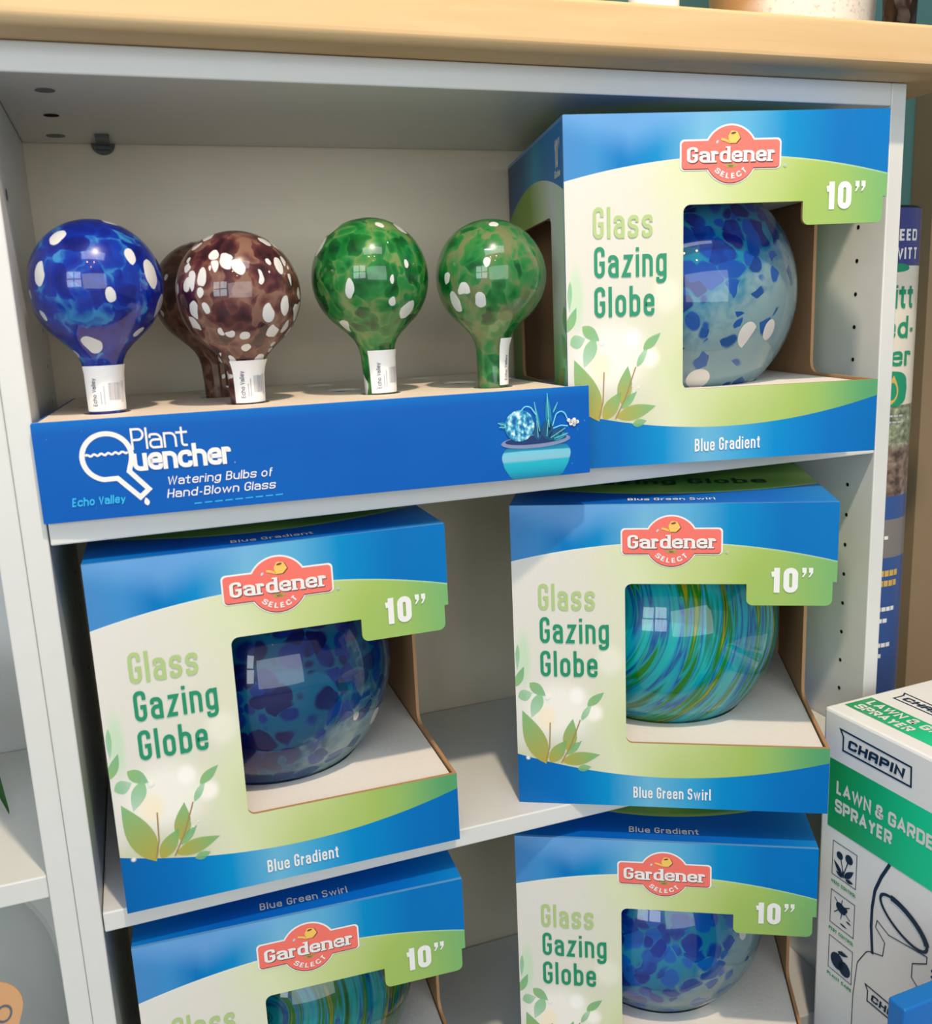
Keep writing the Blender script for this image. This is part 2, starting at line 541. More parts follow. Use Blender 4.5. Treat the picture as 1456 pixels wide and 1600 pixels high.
def m_pot():
    k = NT('speckled_stoneware')
    o = k.obj()
    x, y, z = k.sep(o)
    nz = k.noise(o, 240.0, 2.0)
    c = k.mix(k.sm(nz, 0.55, 0.75), rgb(240, 236, 228), rgb(206, 198, 184))
    c = k.mix(k.sm(k.add(x, k.mul(k.noise(o, 26.0), 0.03)), -0.040, -0.062), c, rgb(196, 152, 100))
    return k.done(k.bsdf(c, 0.4, 0.5, 0.0, 0.2, k.bump(nz, 0.25)))


M['pot'] = m_pot()


def m_hammer():
    k = NT('hammered_copper')
    v = k.vor(k.map(k.obj(), sc=(1, 1, 0.7)), 110.0).outputs['Distance']
    return k.done(k.bsdf(k.mix(v, rgb(70, 52, 38), rgb(40, 32, 26)), 0.26, 0.5, 0.8, 0.0, k.bump(v, 0.9, 0.003)))


M['hammer'] = m_hammer()


def m_photo():
    """printed garden photograph on the fabric roll"""
    k = NT('printed_garden_photo')
    u = k.uv()
    x, y, _ = k.sep(u)
    n1 = k.noise(k.map(u, sc=(14, 5, 1)), 2.0, 4.0)
    soil = k.ramp(n1, [(0.35, rgb(70, 56, 50)), (0.55, rgb(128, 108, 96)), (0.7, rgb(164, 146, 130))])
    leafs = k.ramp(k.noise(k.map(u, sc=(14, 5, 1)), 3.0, 3.0), [(0.35, rgb(84, 98, 70)), (0.6, rgb(150, 160, 130)), (0.75, rgb(206, 206, 190))])
    c = k.mix(k.sm(k.add(y, k.mul(n1, 0.3)), 0.62, 0.82), soil, leafs)
    return k.done(k.bsdf(c, 0.35, 0.5, 0.0, 0.2))


M['photo'] = m_photo()
M['roll_navy'] = plain('navy_film', rgb(58, 66, 132), 0.3, 0.5, coat=0.2)
M['roll_blue'] = plain('blue_film', rgb(52, 84, 146), 0.3, 0.5, coat=0.2)
M['roll_cream'] = plain('cream_film', rgb(222, 214, 198), 0.3, 0.5, coat=0.2)
M['roll_grey'] = plain('grey_film', rgb(124, 120, 118), 0.3, 0.5, coat=0.2)
M['roll_dark'] = plain('black_fabric', rgb(30, 32, 34), 0.7, 0.3)
M['gold_ink'] = plain('gold_ink', rgb(206, 172, 88), 0.4, 0.4)
M['leafgreen'] = plain('leaf_green', rgb(46, 96, 46), 0.45, 0.4)
M['tag'] = plain('kraft_tag', rgb(206, 160, 116), 0.7, 0.2, bump=(200, 0.2))


def m_band():
    k = NT('green_band_print')
    x, y, _ = k.sep(k.uv())
    return k.done(k.bsdf(k.mix(k.sm(x, 0.0, 0.5), rgb(20, 160, 92), rgb(24, 222, 166)), 0.38, 0.45))


M['band'] = m_band()


def m_grad(name, stops):
    k = NT(name)
    x, y, _ = k.sep(k.uv())
    nz = k.noise(k.map(k.uv(), sc=(9, 9, 1)), 1.0, 3.0)
    return k.done(k.bsdf(k.ramp(k.add(y, k.mul(k.sub(nz, 0.5), 0.10)), stops), 0.4, 0.4))


M['pot_print'] = m_grad('printed_turquoise_pot', [(0.0, rgb(0, 112, 150)), (0.25, rgb(0, 158, 186)), (0.50, rgb(20, 176, 198)), (0.56, rgb(130, 184, 206)), (0.80, rgb(110, 196, 220)),
                                                   (0.84, rgb(16, 140, 176)), (1.0, rgb(10, 96, 146))])
M['rim_print'] = plain('printed_pot_rim', rgb(124, 138, 178), 0.4, 0.4)
M['soil_print'] = plain('printed_pot_soil', rgb(8, 48, 104), 0.4, 0.4)
M['plant_print'] = plain('printed_teal_leaf', rgb(24, 136, 164), 0.4, 0.4)
M['plant_dark'] = plain('printed_dark_leaf', rgb(10, 76, 120), 0.4, 0.4)
M['plant_line'] = plain('printed_pale_leaf_edge', rgb(120, 214, 236), 0.4, 0.4)


def m_ballp():
    k = NT('printed_glass_ball')
    n1 = k.noise(k.map(k.uv(), sc=(3.2, 2.4, 1)), 2.0, 3.0)
    return k.done(k.bsdf(k.ramp(n1, [(0.36, rgb(10, 84, 160)), (0.48, rgb(30, 150, 190)), (0.56, rgb(140, 206, 226)), (0.66, rgb(236, 244, 248))]), 0.4, 0.4))


M['ball_print'] = m_ballp()


# ------------------------------------------------------------------ mesh builder
class MB:
    def __init__(s):
        s.v = []
        s.f = []
        s.m = []
        s.uv = []
        s.sm = []
        s.mats = []

    def mi(s, m):
        m = M[m]
        if m not in s.mats:
            s.mats.append(m)
        return s.mats.index(m)

    def face(s, pts, m, uvs=None, smooth=False):
        b = len(s.v)
        s.v += [tuple(p) for p in pts]
        s.f.append(list(range(b, b + len(pts))))
        s.m.append(s.mi(m))
        s.uv.append(uvs or [(0, 0)] * len(pts))
        s.sm.append(smooth)

    def poly(s, pts2, fn, m, uvfn=None, holes=()):
        """flat polygon (with holes) given in 2D and mapped by fn"""
        loops = [[Vector((p[0], p[1], 0)) for p in pts2]] + [[Vector((p[0], p[1], 0)) for p in h] for h in holes]
        flat = [p for l in loops for p in l]
        for t in geometry.tessellate_polygon(loops):
            a, b, c = (flat[i] for i in t)
            ar = (b.x - a.x) * (c.y - a.y) - (b.y - a.y) * (c.x - a.x)
            if abs(ar) < 1e-14:
                continue
            if ar < 0:
                b, c = c, b
            tri = (a, b, c)
            s.face([fn(p.x, p.y) for p in tri], m, [uvfn(p.x, p.y) for p in tri] if uvfn else None)

    def slab(s, pts2, fn, thick, m_out, m_in, m_edge, uvfn=None, holes=()):
        """sheet with real thickness: fn(x, y, depth)"""
        s.poly(pts2, lambda x, y: fn(x, y, 0.0), m_out, uvfn, holes)
        s.poly(pts2, lambda x, y: fn(x, y, thick), m_in, None, holes)
        for lp in [pts2] + list(holes):
            for i in range(len(lp)):
                a = lp[i]
                b = lp[(i + 1) % len(lp)]
                me = m_edge(a, b) if callable(m_edge) else m_edge
                s.face([fn(a[0], a[1], 0), fn(b[0], b[1], 0), fn(b[0], b[1], thick), fn(a[0], a[1], thick)], me)

    def box(s, lo, hi, m, mats=None):
        x0, y0, z0 = lo
        x1, y1, z1 = hi
        F = {'x0': [(x0, y1, z0), (x0, y0, z0), (x0, y0, z1), (x0, y1, z1)], 'x1': [(x1, y0, z0), (x1, y1, z0), (x1, y1, z1), (x1, y0, z1)],
             'y0': [(x0, y0, z0), (x1, y0, z0), (x1, y0, z1), (x0, y0, z1)], 'y1': [(x1, y1, z0), (x0, y1, z0), (x0, y1, z1), (x1, y1, z1)],
             'z0': [(x0, y1, z0), (x1, y1, z0), (x1, y0, z0), (x0, y0, z0)], 'z1': [(x0, y0, z1), (x1, y0, z1), (x1, y1, z1), (x0, y1, z1)]}
        for k, p in F.items():
            s.face(p, (mats or {}).get(k, m), [(0, 0), (1, 0), (1, 1), (0, 1)])

    def lathe(s, prof, m, c=(0, 0, 0), seg=48, fn=None, a0=0.0, a1=2 * pi):
        P = []
        for i in range(seg + 1):
            a = a0 + (a1 - a0) * i / seg
            P.append([(c[0] + r * cos(a), c[1] + r * sin(a), c[2] + z) for r, z in prof])
        for i in range(seg):
            for j in range(len(prof) - 1):
                q = [P[i][j], P[i + 1][j], P[i + 1][j + 1], P[i][j + 1]]
                if prof[j][0] < 1e-7:
                    q = [q[0], q[2], q[3]]
                elif prof[j + 1][0] < 1e-7:
                    q = [q[0], q[1], q[2]]
                s.face(q, m, smooth=True)

    def build(s, name, parent=None, loc=None, weld=True, bevel=0.0):
        me = bpy.data.meshes.new(name)
        me.from_pydata(s.v, [], s.f)
        for mt in s.mats:
            me.materials.append(mt)
        for p, mi, sm in zip(me.polygons, s.m, s.sm):
            p.material_index = mi
            p.use_smooth = sm
        ul = me.uv_layers.new(name='UVMap')
        k = 0
        for u in s.uv:
            for q in u:
                ul.data[k].uv = q
                k += 1
        if weld:
            bm = bmesh.new()
            bm.from_mesh(me)
            bmesh.ops.remove_doubles(bm, verts=bm.verts, dist=1e-6)
            bm.to_mesh(me)
            bm.free()
        me.update()
        o = bpy.data.objects.new(name, me)
        COL.objects.link(o)
        if parent:
            o.parent = parent
        if loc:
            o.location = loc
        if bevel:
            b = o.modifiers.new('bevel', 'BEVEL')
            b.width = bevel
            b.segments = 2
            b.limit_method = 'ANGLE'
        return o


def tag(o, label=None, cat=None, group=None, kind=None):
    for k, v in (('label', label), ('category', cat), ('group', group), ('kind', kind)):
        if v:
            o[k] = v
    return o


def thing(name, loc, label, cat, group=None, rz=0.0):
    o = bpy.data.objects.new(name, None)
    COL.objects.link(o)
    o.empty_display_size = 0.05
    o.location = loc
    o.rotation_euler = (0, 0, rz)
    return tag(o, label, cat, group)


def fillet(pts, rad, n=6):
    """round the corners of a closed polygon; pts entries (x, y) or (x, y, r)"""
    out = []
    N = len(pts)
    for i in range(N):
        p = Vector(pts[i][:2])
        r = pts[i][2] if len(pts[i]) > 2 else rad
        a = Vector(pts[i - 1][:2]) - p
        b = Vector(pts[(i + 1) % N][:2]) - p
        if r <= 0 or a.length < 1e-9 or b.length < 1e-9:
            out.append(tuple(p))
            continue
        out += corner(p, a, b, r, n)
    return out


def corner(p, a, b, r, n=6):
    la, lb = a.length, b.length
    a = a / la
    b = b / lb
    ang = math.acos(max(-1, min(1, a.dot(b))))
    if ang > pi - 0.02 or ang < 0.02:
        return [tuple(p)]
    t = min(r / math.tan(ang / 2), la * 0.5, lb * 0.5)
    r = t * math.tan(ang / 2)
    c = p + (a + b).normalized() * (r / sin(ang / 2))
    s0 = p + a * t - c
    s1 = p + b * t - c
    a0 = atan2(s0.y, s0.x)
    d = atan2(s1.y, s1.x) - a0
    while d > pi:
        d -= 2 * pi
    while d < -pi:
        d += 2 * pi
    return [(c.x + r * cos(a0 + d * i / n), c.y + r * sin(a0 + d * i / n)) for i in range(n + 1)]


def circ(cx, cy, r, n=32, ry=None, rot=0.0):
    ry = r if ry is None else ry
    return [(cx + r * cos(a) * cos(rot) - ry * sin(a) * sin(rot), cy + r * cos(a) * sin(rot) + ry * sin(a) * cos(rot))
            for a in (2 * pi * i / n for i in range(n))]


# ------------------------------------------------------------------ lettering from strokes
X = .68
G = {
    'G': (1, [[(1, .72), (1, 1), (0, 1), (0, 0), (1, 0), (1, .46, 0), (.5, .46)]]),
    'l': (0, [[(0, 0), (0, 1)]]), 'I': (0, [[(0, 0), (0, 1)]]),
    'a': (1, [[(0, .5), (0, X), (1, X), (1, 0)], [(1, .40), (0, .40), (0, 0), (1, 0)]]),
    's': (1, [[(1, .5), (1, X), (0, X), (0, X / 2), (1, X / 2), (1, 0), (0, 0), (0, .18)]]),
    'z': (1, [[(0, X), (1, X, 0), (0, 0, 0), (1, 0)]]),
    'i': (0, [[(0, 0), (0, X)], [(0, .88), (0, 1.02)]]),
    'n': (1, [[(0, 0), (0, X)], [(0, X), (1, X), (1, 0)]]),
    'g': (1, [['c', (0, 0), (0, X), (1, X), (1, 0)], [(1, X), (1, -.28), (0, -.28), (0, -.12)]]),
    'o': (1, [['c', (0, 0), (0, X), (1, X), (1, 0)]]),
    'b': (1, [[(0, 0), (0, 1)], ['c', (0, 0), (0, X), (1, X), (1, 0)]]),
    'd': (1, [[(1, 0), (1, 1)], ['c', (0, 0), (0, X), (1, X), (1, 0)]]),
    'e': (1, [[(0, .36), (1, .36, 0), (1, X), (0, X), (0, 0), (1, 0), (1, .2)]]),
    'u': (1, [[(0, X), (0, 0), (1, 0)], [(1, X), (1, 0)]]),
    'r': (.65, [[(0, 0), (0, X)], [(0, X), (1, X), (1, .52)]]),
    't': (.80, [[(.35, .96), (.35, 0), (1, 0)], [(-.35, X), (1.05, X)]]),
    'w': (1.5, [[(0, X), (.25, 0, 0), (.5, X, 0), (.75, 0, 0), (1, X)]]),
    'c': (1, [[(1, .46), (1, X), (0, X), (0, 0), (1, 0), (1, .22)]]),
    'h': (1, [[(0, 0), (0, 1)], [(0, X), (1, X), (1, 0)]]),
    'f': (.65, [[(.35, 0), (.35, 1), (1, 1)], [(0, X), (1, X)]]),
    'y': (1, [[(0, X), (.5, 0)], [(1, X), (.3, -.3)]]),
    'B': (1, [[(0, 0, 0), (0, 1, 0), (.95, 1), (.95, .53), (0, .53)], [(0, .53), (1, .53), (1, 0), (0, 0)], [(0, 0), (0, 1)]]),
    'S': (1, [[(1, .76), (1, 1), (0, 1), (0, .52), (1, .52), (1, 0), (0, 0), (0, .24)]]),
    'C': (1, [[(1, .7), (1, 1), (0, 1), (0, 0), (1, 0), (1, .3)]]),
    'H': (1, [[(0, 0), (0, 1)], [(1, 0), (1, 1)], [(0, .5), (1, .5)]]),
    'A': (1.1, [[(0, 0), (.5, 1, 0), (1, 0)], [(.2, .32), (.8, .32)]]),
    '@': (1, [[(0, 0), (0, 1), (1, 1), (1, 0)], [(0, .42), (1, .42)]]),
    'P': (1, [[(0, 0), (0, 1, 0), (1, 1), (1, .45), (0, .45)]]),
    'N': (1, [[(0, 0), (0, 1, 0), (1, 0, 0), (1, 1)]]),
    'L': (.8, [[(0, 1), (0, 0, 0), (1, 0)]]),
    'W': (1.5, [[(0, 1), (.25, 0, 0), (.5, 1, 0), (.75, 0, 0), (1, 1)]]),
    'D': (1, [['c', (0, 0, 0), (0, 1, 0), (1, 1), (1, 0)]]),
    'E': (.85, [[(1, 1), (0, 1, 0), (0, 0, 0), (1, 0)], [(0, .5), (.9, .5)]]),
    'R': (1, [[(0, 0), (0, 1, 0), (1, 1), (1, .45), (0, .45)], [(.5, .45), (1, 0)]]),
    'Y': (1, [[(0, 1), (.5, .48, 0), (1, 1)], [(.5, .48), (.5, 0)]]),
    'V': (1, [[(0, 1), (.5, 0, 0), (1, 1)]]),
    'T': (1, [[(0, 1), (1, 1)], [(.5, 1), (.5, 0)]]),
    'O': (1, [['c', (0, 0), (0, 1), (1, 1), (1, 0)]]), '0': (1, [['c', (0, 0), (0, 1), (1, 1), (1, 0)]]),
    '&': (1.1, [[(1, 0), (.12, .72), (.12, 1), (.8, 1), (.8, .7), (0, .42), (0, 0), (.75, 0), (1, .42)]]),
    '1': (.72, [[(1, 0), (1, 1)], [(-.15, .80), (1, .84)]]),
    '"': (.9, []),
    '-': (.6, [[(0, .34), (1, .34)]]), '.': (0, [[(0, 0), (0, .02)]]),
    'k': (1, [[(0, 0), (0, 1)], [(1, X), (0, .25)], [(.4, .42), (1, 0)]]),
    'p': (1, [[(0, -.3), (0, X)], ['c', (0, 0), (0, X), (1, X), (1, 0)]]),
    'v': (1, [[(0, X), (.5, 0, 0), (1, X)]]),
}
SERIF = {'G': [(.82, .46, .24)], 'r': [(.05, 0, .30), (-.08, X, .20)], 'n': [(0, 0, .26), (1, 0, .24), (-.1, X, .2)], 'd': [(1.05, 0, .22), (.86, 1, .22)],
         'a': [(1.08, 0, .20)], 'e': [], 'E': [], 'h': [], 'l': [], 'V': []}


def stroke2d(pts, closed, s, rad):
    """offset a polyline (already in final 2D units) into quads"""
    P = []
    N = len(pts)
    for i, q in enumerate(pts):
        p = Vector(q[:2])
        r = q[2] if len(q) > 2 else rad
        if (not closed and i in (0, N - 1)) or r <= 0:
            P.append(p)
            continue
        a = Vector(pts[i - 1][:2]) - p
        b = Vector(pts[(i + 1) % N][:2]) - p
        if a.length < 1e-9 or b.length < 1e-9:
            P.append(p)
            continue
        P += [Vector(t) for t in corner(p, a, b, r, 5)]
    Q = [P[0]]
    for p in P[1:]:
        if (p - Q[-1]).length > 1e-7:
            Q.append(p)
    if closed and (Q[0] - Q[-1]).length < 1e-7:
        Q.pop()
    n = len(Q)
    Lf, Rt = [], []
    for i in range(n):
        d0 = (Q[i] - Q[i - 1]) if (closed or i > 0) else None
        d1 = (Q[(i + 1) % n] - Q[i]) if (closed or i < n - 1) else None
        if d0 is None:
            d0 = d1
        if d1 is None:
            d1 = d0
        d0 = d0.normalized()
        d1 = d1.normalized()
        n0 = Vector((-d0.y, d0.x))
        n1 = Vector((-d1.y, d1.x))
        mm = n0 + n1
        if mm.length < 1e-4:
            mm = n0
        mm.normalize()
        k = 1 / max(0.5, mm.dot(n0))
        Lf.append(Q[i] + mm * (s / 2 * k))
        Rt.append(Q[i] - mm * (s / 2 * k))
    out = []
    for i in range(n if closed else n - 1):
        j = (i + 1) % n
        out.append([tuple(Rt[i]), tuple(Rt[j]), tuple(Lf[j]), tuple(Lf[i])])
    return out


def lift(mb, pts, m, k, uvs=None):
    """overlapping ink lies in very thin layers"""
    v = [Vector(p) for p in pts]
    nn = (v[2] - v[0]).cross(v[-1] - v[1])
    if nn.length > 1e-12:
        nn.normalize()
        v = [p + nn * (0.000025 * (k % 7)) for p in v]
    mb.face(v, m, uvs)


def text(mb, txt, fn, m, x0, y0, cap, width=0.42, s=0.13, gap=0.13, r=1.0, shear=0.0, fit=None, serif=False, center=False, space=None):
    """lay txt from (x0, y0 baseline) with capital height cap; fit = total length"""
    quads = []
    pen = 0.0
    lay = 0
    for ch in txt:
        if ch == ' ':
            pen += (space or width * 0.62)
            continue
        wf, strokes = G[ch]
        if ch == '"':
            for dx in (0, .24):
                lay += 1
                quads.append(([(pen + dx + .02, .80), (pen + dx + .17, .80), (pen + dx + .17, 1.0), (pen + dx + .01, 1.0)], lay))
                quads.append(([(pen + dx + .0, .62), (pen + dx + .07, .64), (pen + dx + .17, .80), (pen + dx + .09, .80)], lay))
        w = max(width * wf - s, 0.0) if wf else 0.0
        for st in strokes:
            closed = st[0] == 'c'
            pts = st[1:] if closed else st
            pp = []
            for q in pts:
                t = (pen + s / 2 + q[0] * w, s / 2 + q[1] * (1 - s))
                pp.append(t + ((0.0,) if len(q) > 2 else ()))
            # extend free ends so that stems reach the base line / cap line
            if not closed:
                for e, nb in ((0, 1), (-1, -2)):
                    a = Vector(pp[e][:2])
                    d = (a - Vector(pp[nb][:2]))
                    if abs(d.x) < 1e-6 and (abs(pts[e][1]) < 1e-6 or abs(pts[e][1] - 1) < 1e-6 or abs(pts[e][1] - X) < 1e-6):
                        a = a + d.normalized() * s / 2
                        pp[e] = (a.x, a.y)
            lay += 1
            quads += [(q, lay) for q in stroke2d(pp, closed, s, r * max(w, .2) * 0.5 if r < 5 else r)]
        if serif:
            for (sx, sy, sl) in SERIF.get(ch, []):
                cx = pen + s / 2 + sx * w
                cy = s / 2 + sy * (1 - s)
                cy = cy - s / 2 + .05 if sy == 0 else cy + s / 2 - .05
                lay += 1
                quads.append(([(cx - sl / 2, cy - .05), (cx + sl / 2, cy - .05), (cx + sl / 2, cy + .05), (cx - sl / 2, cy + .05)], lay))
        pen += w + s + gap
    tot = pen - gap
    kx = (fit / (tot * cap)) if fit else 1.0
    off = -tot * cap * kx / 2 if center else 0.0
    for q, ly in quads:
        lift(mb, [fn(x0 + off + (p[0] + shear * p[1]) * cap * kx, y0 + p[1] * cap) for p in q], m, ly)


def lines(mb, pts, fn, m, s, closed=False, r=0.0):
    for q in stroke2d([tuple(p) for p in pts], closed, s, r):
        mb.face([fn(*p) for p in q], m)


def leaf2d(mb, fn, m, a, b, w, n=10, bend=0.0):
    """pointed leaf from a to b"""
    a = Vector(a)
    b = Vector(b)
    d = b - a
    nn = Vector((-d.y, d.x)).normalized()
    for i in range(n):
        t0, t1 = i / n, (i + 1) / n
        f0 = w * sin(pi * t0 ** 0.8) if 0 < t0 < 1 else 0
        f1 = w * sin(pi * t1 ** 0.8) if 0 < t1 < 1 else 0
        c0 = a + d * t0 + nn * bend * sin(pi * t0)
        c1 = a + d * t1 + nn * bend * sin(pi * t1)
        mb.face([fn(*(c0 - nn * f0)), fn(*(c1 - nn * f1)), fn(*(c1 + nn * f1)), fn(*(c0 + nn * f0))], m, [(0, t0), (0, t1), (1, t1), (1, t0)])


def disc2d(mb, fn, m, cx, cy, r, n=24, ry=None):
    ry = ry or r
    for i in range(n):
        a0, a1 = 2 * pi * i / n, 2 * pi * (i + 1) / n
        mb.face([fn(cx, cy), fn(cx + r * cos(a0), cy + ry * sin(a0)), fn(cx + r * cos(a1), cy + ry * sin(a1))], m, [(0, 0), (cos(a0), sin(a0)), (cos(a1), sin(a1))])


# ------------------------------------------------------------------ setting
mb = MB()
mb.box((-2.0, -4.0, -0.05), (2.6, 0.36, 0.0), 'floor')
tag(mb.build('floor'), 'grey shop floor under the bookcases', 'floor', kind='structure')
mb = MB()
mb.box((-2.0, 0.30, 0.0), (2.6, 0.36, 2.6), 'teal_wall')
tag(mb.build('wall_back'), 'teal painted wall behind the bookcase', 'wall', kind='structure')
mb = MB()
mb.box((1.078, 0.262, 0.0), (2.6, 0.2995, 1.19), 'tan_wall')
tag(mb.build('wall_right'), 'tan wall section right of the fabric roll', 'wall', kind='structure')

# ------------------------------------------------------------------ bookcases
BW, BD, TH = 0.7545, 0.256, 0.0173
ZT, S1, S2, S3 = 1.0652, 0.7597, 0.4405, 0.1178
CT = ZT + 0.0198


def holes_x(mb, x, sgn, ys, zs, r=0.0021, m='hole'):
    for y in ys:
        for z in zs:
            P = circ(y, z, r, 10)
            mb.face([(x + sgn * 0.0003, p[0], p[1]) for p in (P if sgn > 0 else P[::-1])], m)


def shelf_part(par, name, x0, x1, z1, th=TH, y0=0.0, y1=BD - 0.002):
    mb = MB()
    mb.box((x0, y0, z1 - th), (x1, y1, z1), 'melamine')
    return mb.build(name, par, bevel=0.0012)


bc = thing('bookcase', (0, 0, 0), 'white open bookcase holding the globe cartons and the blue display tray', 'bookcase')
zs = [0.9614 - 0.032 * k for k in range(0, 26)]
mb = MB()
mb.box((-0.0173, 0, 0), (0, BD, CT), 'melamine')
holes_x(mb, 0.0, 1, (0.2,), zs)
for (y, z, r) in ((0.045, 0.993, 0.0045), (0.052, 0.635, 0.003)):
    P = circ(y, z, r, 14)
    mb.face([(0.0004, p[0], p[1]) for p in P], 'plug')
mb.build('side_panel', bc, bevel=0.0012)
mb = MB()
mb.box((BW, 0, 0), (BW + 0.0173, BD, CT), 'melamine')
holes_x(mb, BW, -1, (0.0352, 0.205), zs)
mb.build('side_panel', bc, bevel=0.0012)
mb = MB()
mb.box((0.0002, 0, ZT), (BW - 0.0002, BD - 0.002, CT), 'melamine')
for (x, y, r, m) in ((0.0343, 0.0488, 0.0070, 'plug'), (0.0328, 0.1327, 0.0060, 'hole'), (0.0306, 0.2180, 0.0080, 'plug')):
    P = circ(x, y, r, 20)[::-1]
    mb.face([(p[0], p[1], ZT - 0.0003) for p in P], m)
tpo = mb.build('top_panel', bc, bevel=0.0012)
mb = MB()
mb.box((-0.015, BD, 0.0), (BW + 0.015, BD + 0.004, CT), 'backboard')
mb.build('back_panel', bc)
shelf_part(bc, 'shelf', 0.001, BW - 0.001, S1)
shelf_part(bc, 'shelf', 0.001, BW - 0.001, S2)
shelf_part(bc, 'bottom_panel', 0.0002, BW - 0.0002, S3)
mb = MB()
mb.box((0.0002, 0.02, 0.0), (BW - 0.0002, 0.036, S3 - TH), 'melamine')
mb.build('plinth', bc)
# anti-tip bracket under the top panel
mb = MB()
cx = 0.069
pr = [(cx - 0.0105, ZT - 0.0002), (cx + 0.0105, ZT - 0.0002)] + [(cx + 0.0105 * cos(a), ZT - 0.0002 - 0.0095 * sin(a)) for a in (pi * i / 12 for i in range(1, 12))]
mb.slab(pr[::-1], lambda x, y, d: (x, BD - 0.005 + d, y), 0.0048, 'bracket', 'bracket', 'bracket')
mb.box((cx - 0.006, BD - 0.050, ZT - 0.0030), (cx + 0.006, BD - 0.0055, ZT - 0.0002), 'bracket')
mb.box((cx - 0.006, BD - 0.0090, ZT - 0.0060), (cx + 0.006, BD - 0.0055, ZT - 0.0030), 'bracket')
for (dx, dy) in ((-0.003, -0.02), (0.003, -0.02), (0.0, -0.033)):
    mb.face([(cx + dx + p[0], BD + dy + p[1], ZT - 0.0033) for p in circ(0, 0, 0.0016, 10)[::-1]], 'plug')
tag(mb.build('bracket', tpo), 'dark plastic fixing bracket')

nb = thing('bookcase', (-0.0175, 0, 0), 'white bookcase at the left edge holding the glass jar', 'bookcase')
for x0, x1 in ((-0.0173, 0.0), (-0.79, -0.7727)):
    mb = MB()
    mb.box((x0, 0, 0), (x1, BD, CT), 'melamine')
    if x1 == 0.0:
        holes_x(mb, x0, -1, (0.037, 0.205), zs)
    mb.build('side_panel', nb, bevel=0.0012)
mb = MB()
mb.box((-0.788, BD, 0.0), (-0.002, BD + 0.004, CT), 'melamine')
mb.build('back_panel', nb)
for nm, z in (('top_panel', CT), ('shelf', 0.86), ('shelf', 0.4835), ('bottom_panel', S3)):
    shelf_part(nb, nm, -0.7725, -0.0175, z, 0.019)
mb = MB()
mb.box((-0.7725, 0.02, 0.0), (-0.0175, 0.036, S3 - 0.019), 'melamine')
mb.build('plinth', nb)

# ------------------------------------------------------------------ wooden countertop on the bookcases
mb = MB()
y0, y1, z0, z1 = -0.037, 0.285, CT + 0.0005, CT + 0.0395
sec = fillet([(y0, z0, 0.009), (y1, z0, 0.0), (y1, z1, 0.0), (y0, z1, 0.004)], 0.0, 6)
x0, x1 = -0.82, 0.832
for i in range(len(sec)):
    a, b = sec[i], sec[(i + 1) % len(sec)]
    mb.face([(x0, a[0], a[1]), (x0, b[0], b[1]), (x1, b[0], b[1]), (x1, a[0], a[1])][::-1], 'wood', smooth=len(sec) > 4 and 0 < i < 6)
mb.face([(x0, p[0], p[1]) for p in sec], 'wood')
mb.face([(x1, p[0], p[1]) for p in sec[::-1]], 'wood')
tag(mb.build('wooden_countertop'), 'pale wooden board with rounded front edge lying across the white bookcases', 'countertop')
ZB = z1

# things standing on the board
t = thing('flower_pot', (0.735, 0.12, ZB), 'cream speckled stoneware pot with a tan side on the wooden board', 'pot')
mb = MB()
mb.lathe([(0.0, 0.0), (0.073, 0.0), (0.0765, 0.004), (0.084, 0.13), (0.087, 0.14), (0.082, 0.142), (0.079, 0.13), (0.071, 0.012), (0.0, 0.01)], 'pot')
mb.build('pot_body', t)
mb = MB()
mb.lathe([(0.0, 0.124), (0.0775, 0.124)], 'roll_dark')
mb.build('soil', t)
t = thing('hammered_vase', (0.7855, 0.028, ZB), 'dark hammered copper vase at the right end of the wooden board beside the cream pot', 'vase')
mb = MB()
mb.lathe([(0.0, 0.0), (0.013, 0.0), (0.0142, 0.003), (0.0165, 0.08), (0.015, 0.14), (0.018, 0.17), (0.0165, 0.17), (0.0135, 0.14), (0.0, 0.13)], 'hammer')
mb.build('vase_body', t)
t = thing('white_canister', (0.580, 0.125, ZB), 'pale white canister left of the cream pot on the wooden board', 'canister')
mb = MB()
mb.lathe([(0.0, 0.0), (0.0225, 0.0), (0.024, 0.002), (0.024, 0.09), (0.022, 0.092), (0.0, 0.092)], 'paper')
mb.build('canister_body', t)
mb = MB()
mb.lathe([(0.0, 0.0925), (0.025, 0.0925), (0.025, 0.105), (0.023, 0.107), (0.0, 0.107)], 'paper')
mb.build('lid', t)

# ------------------------------------------------------------------ gazing globe cartons
CW, CH, CDp, CT3 = 0.2784, 0.2867, 0.256, 0.003
GR = 0.113
GZ = 0.1436
FZ0, FZ1 = 0.0605, 0.2290


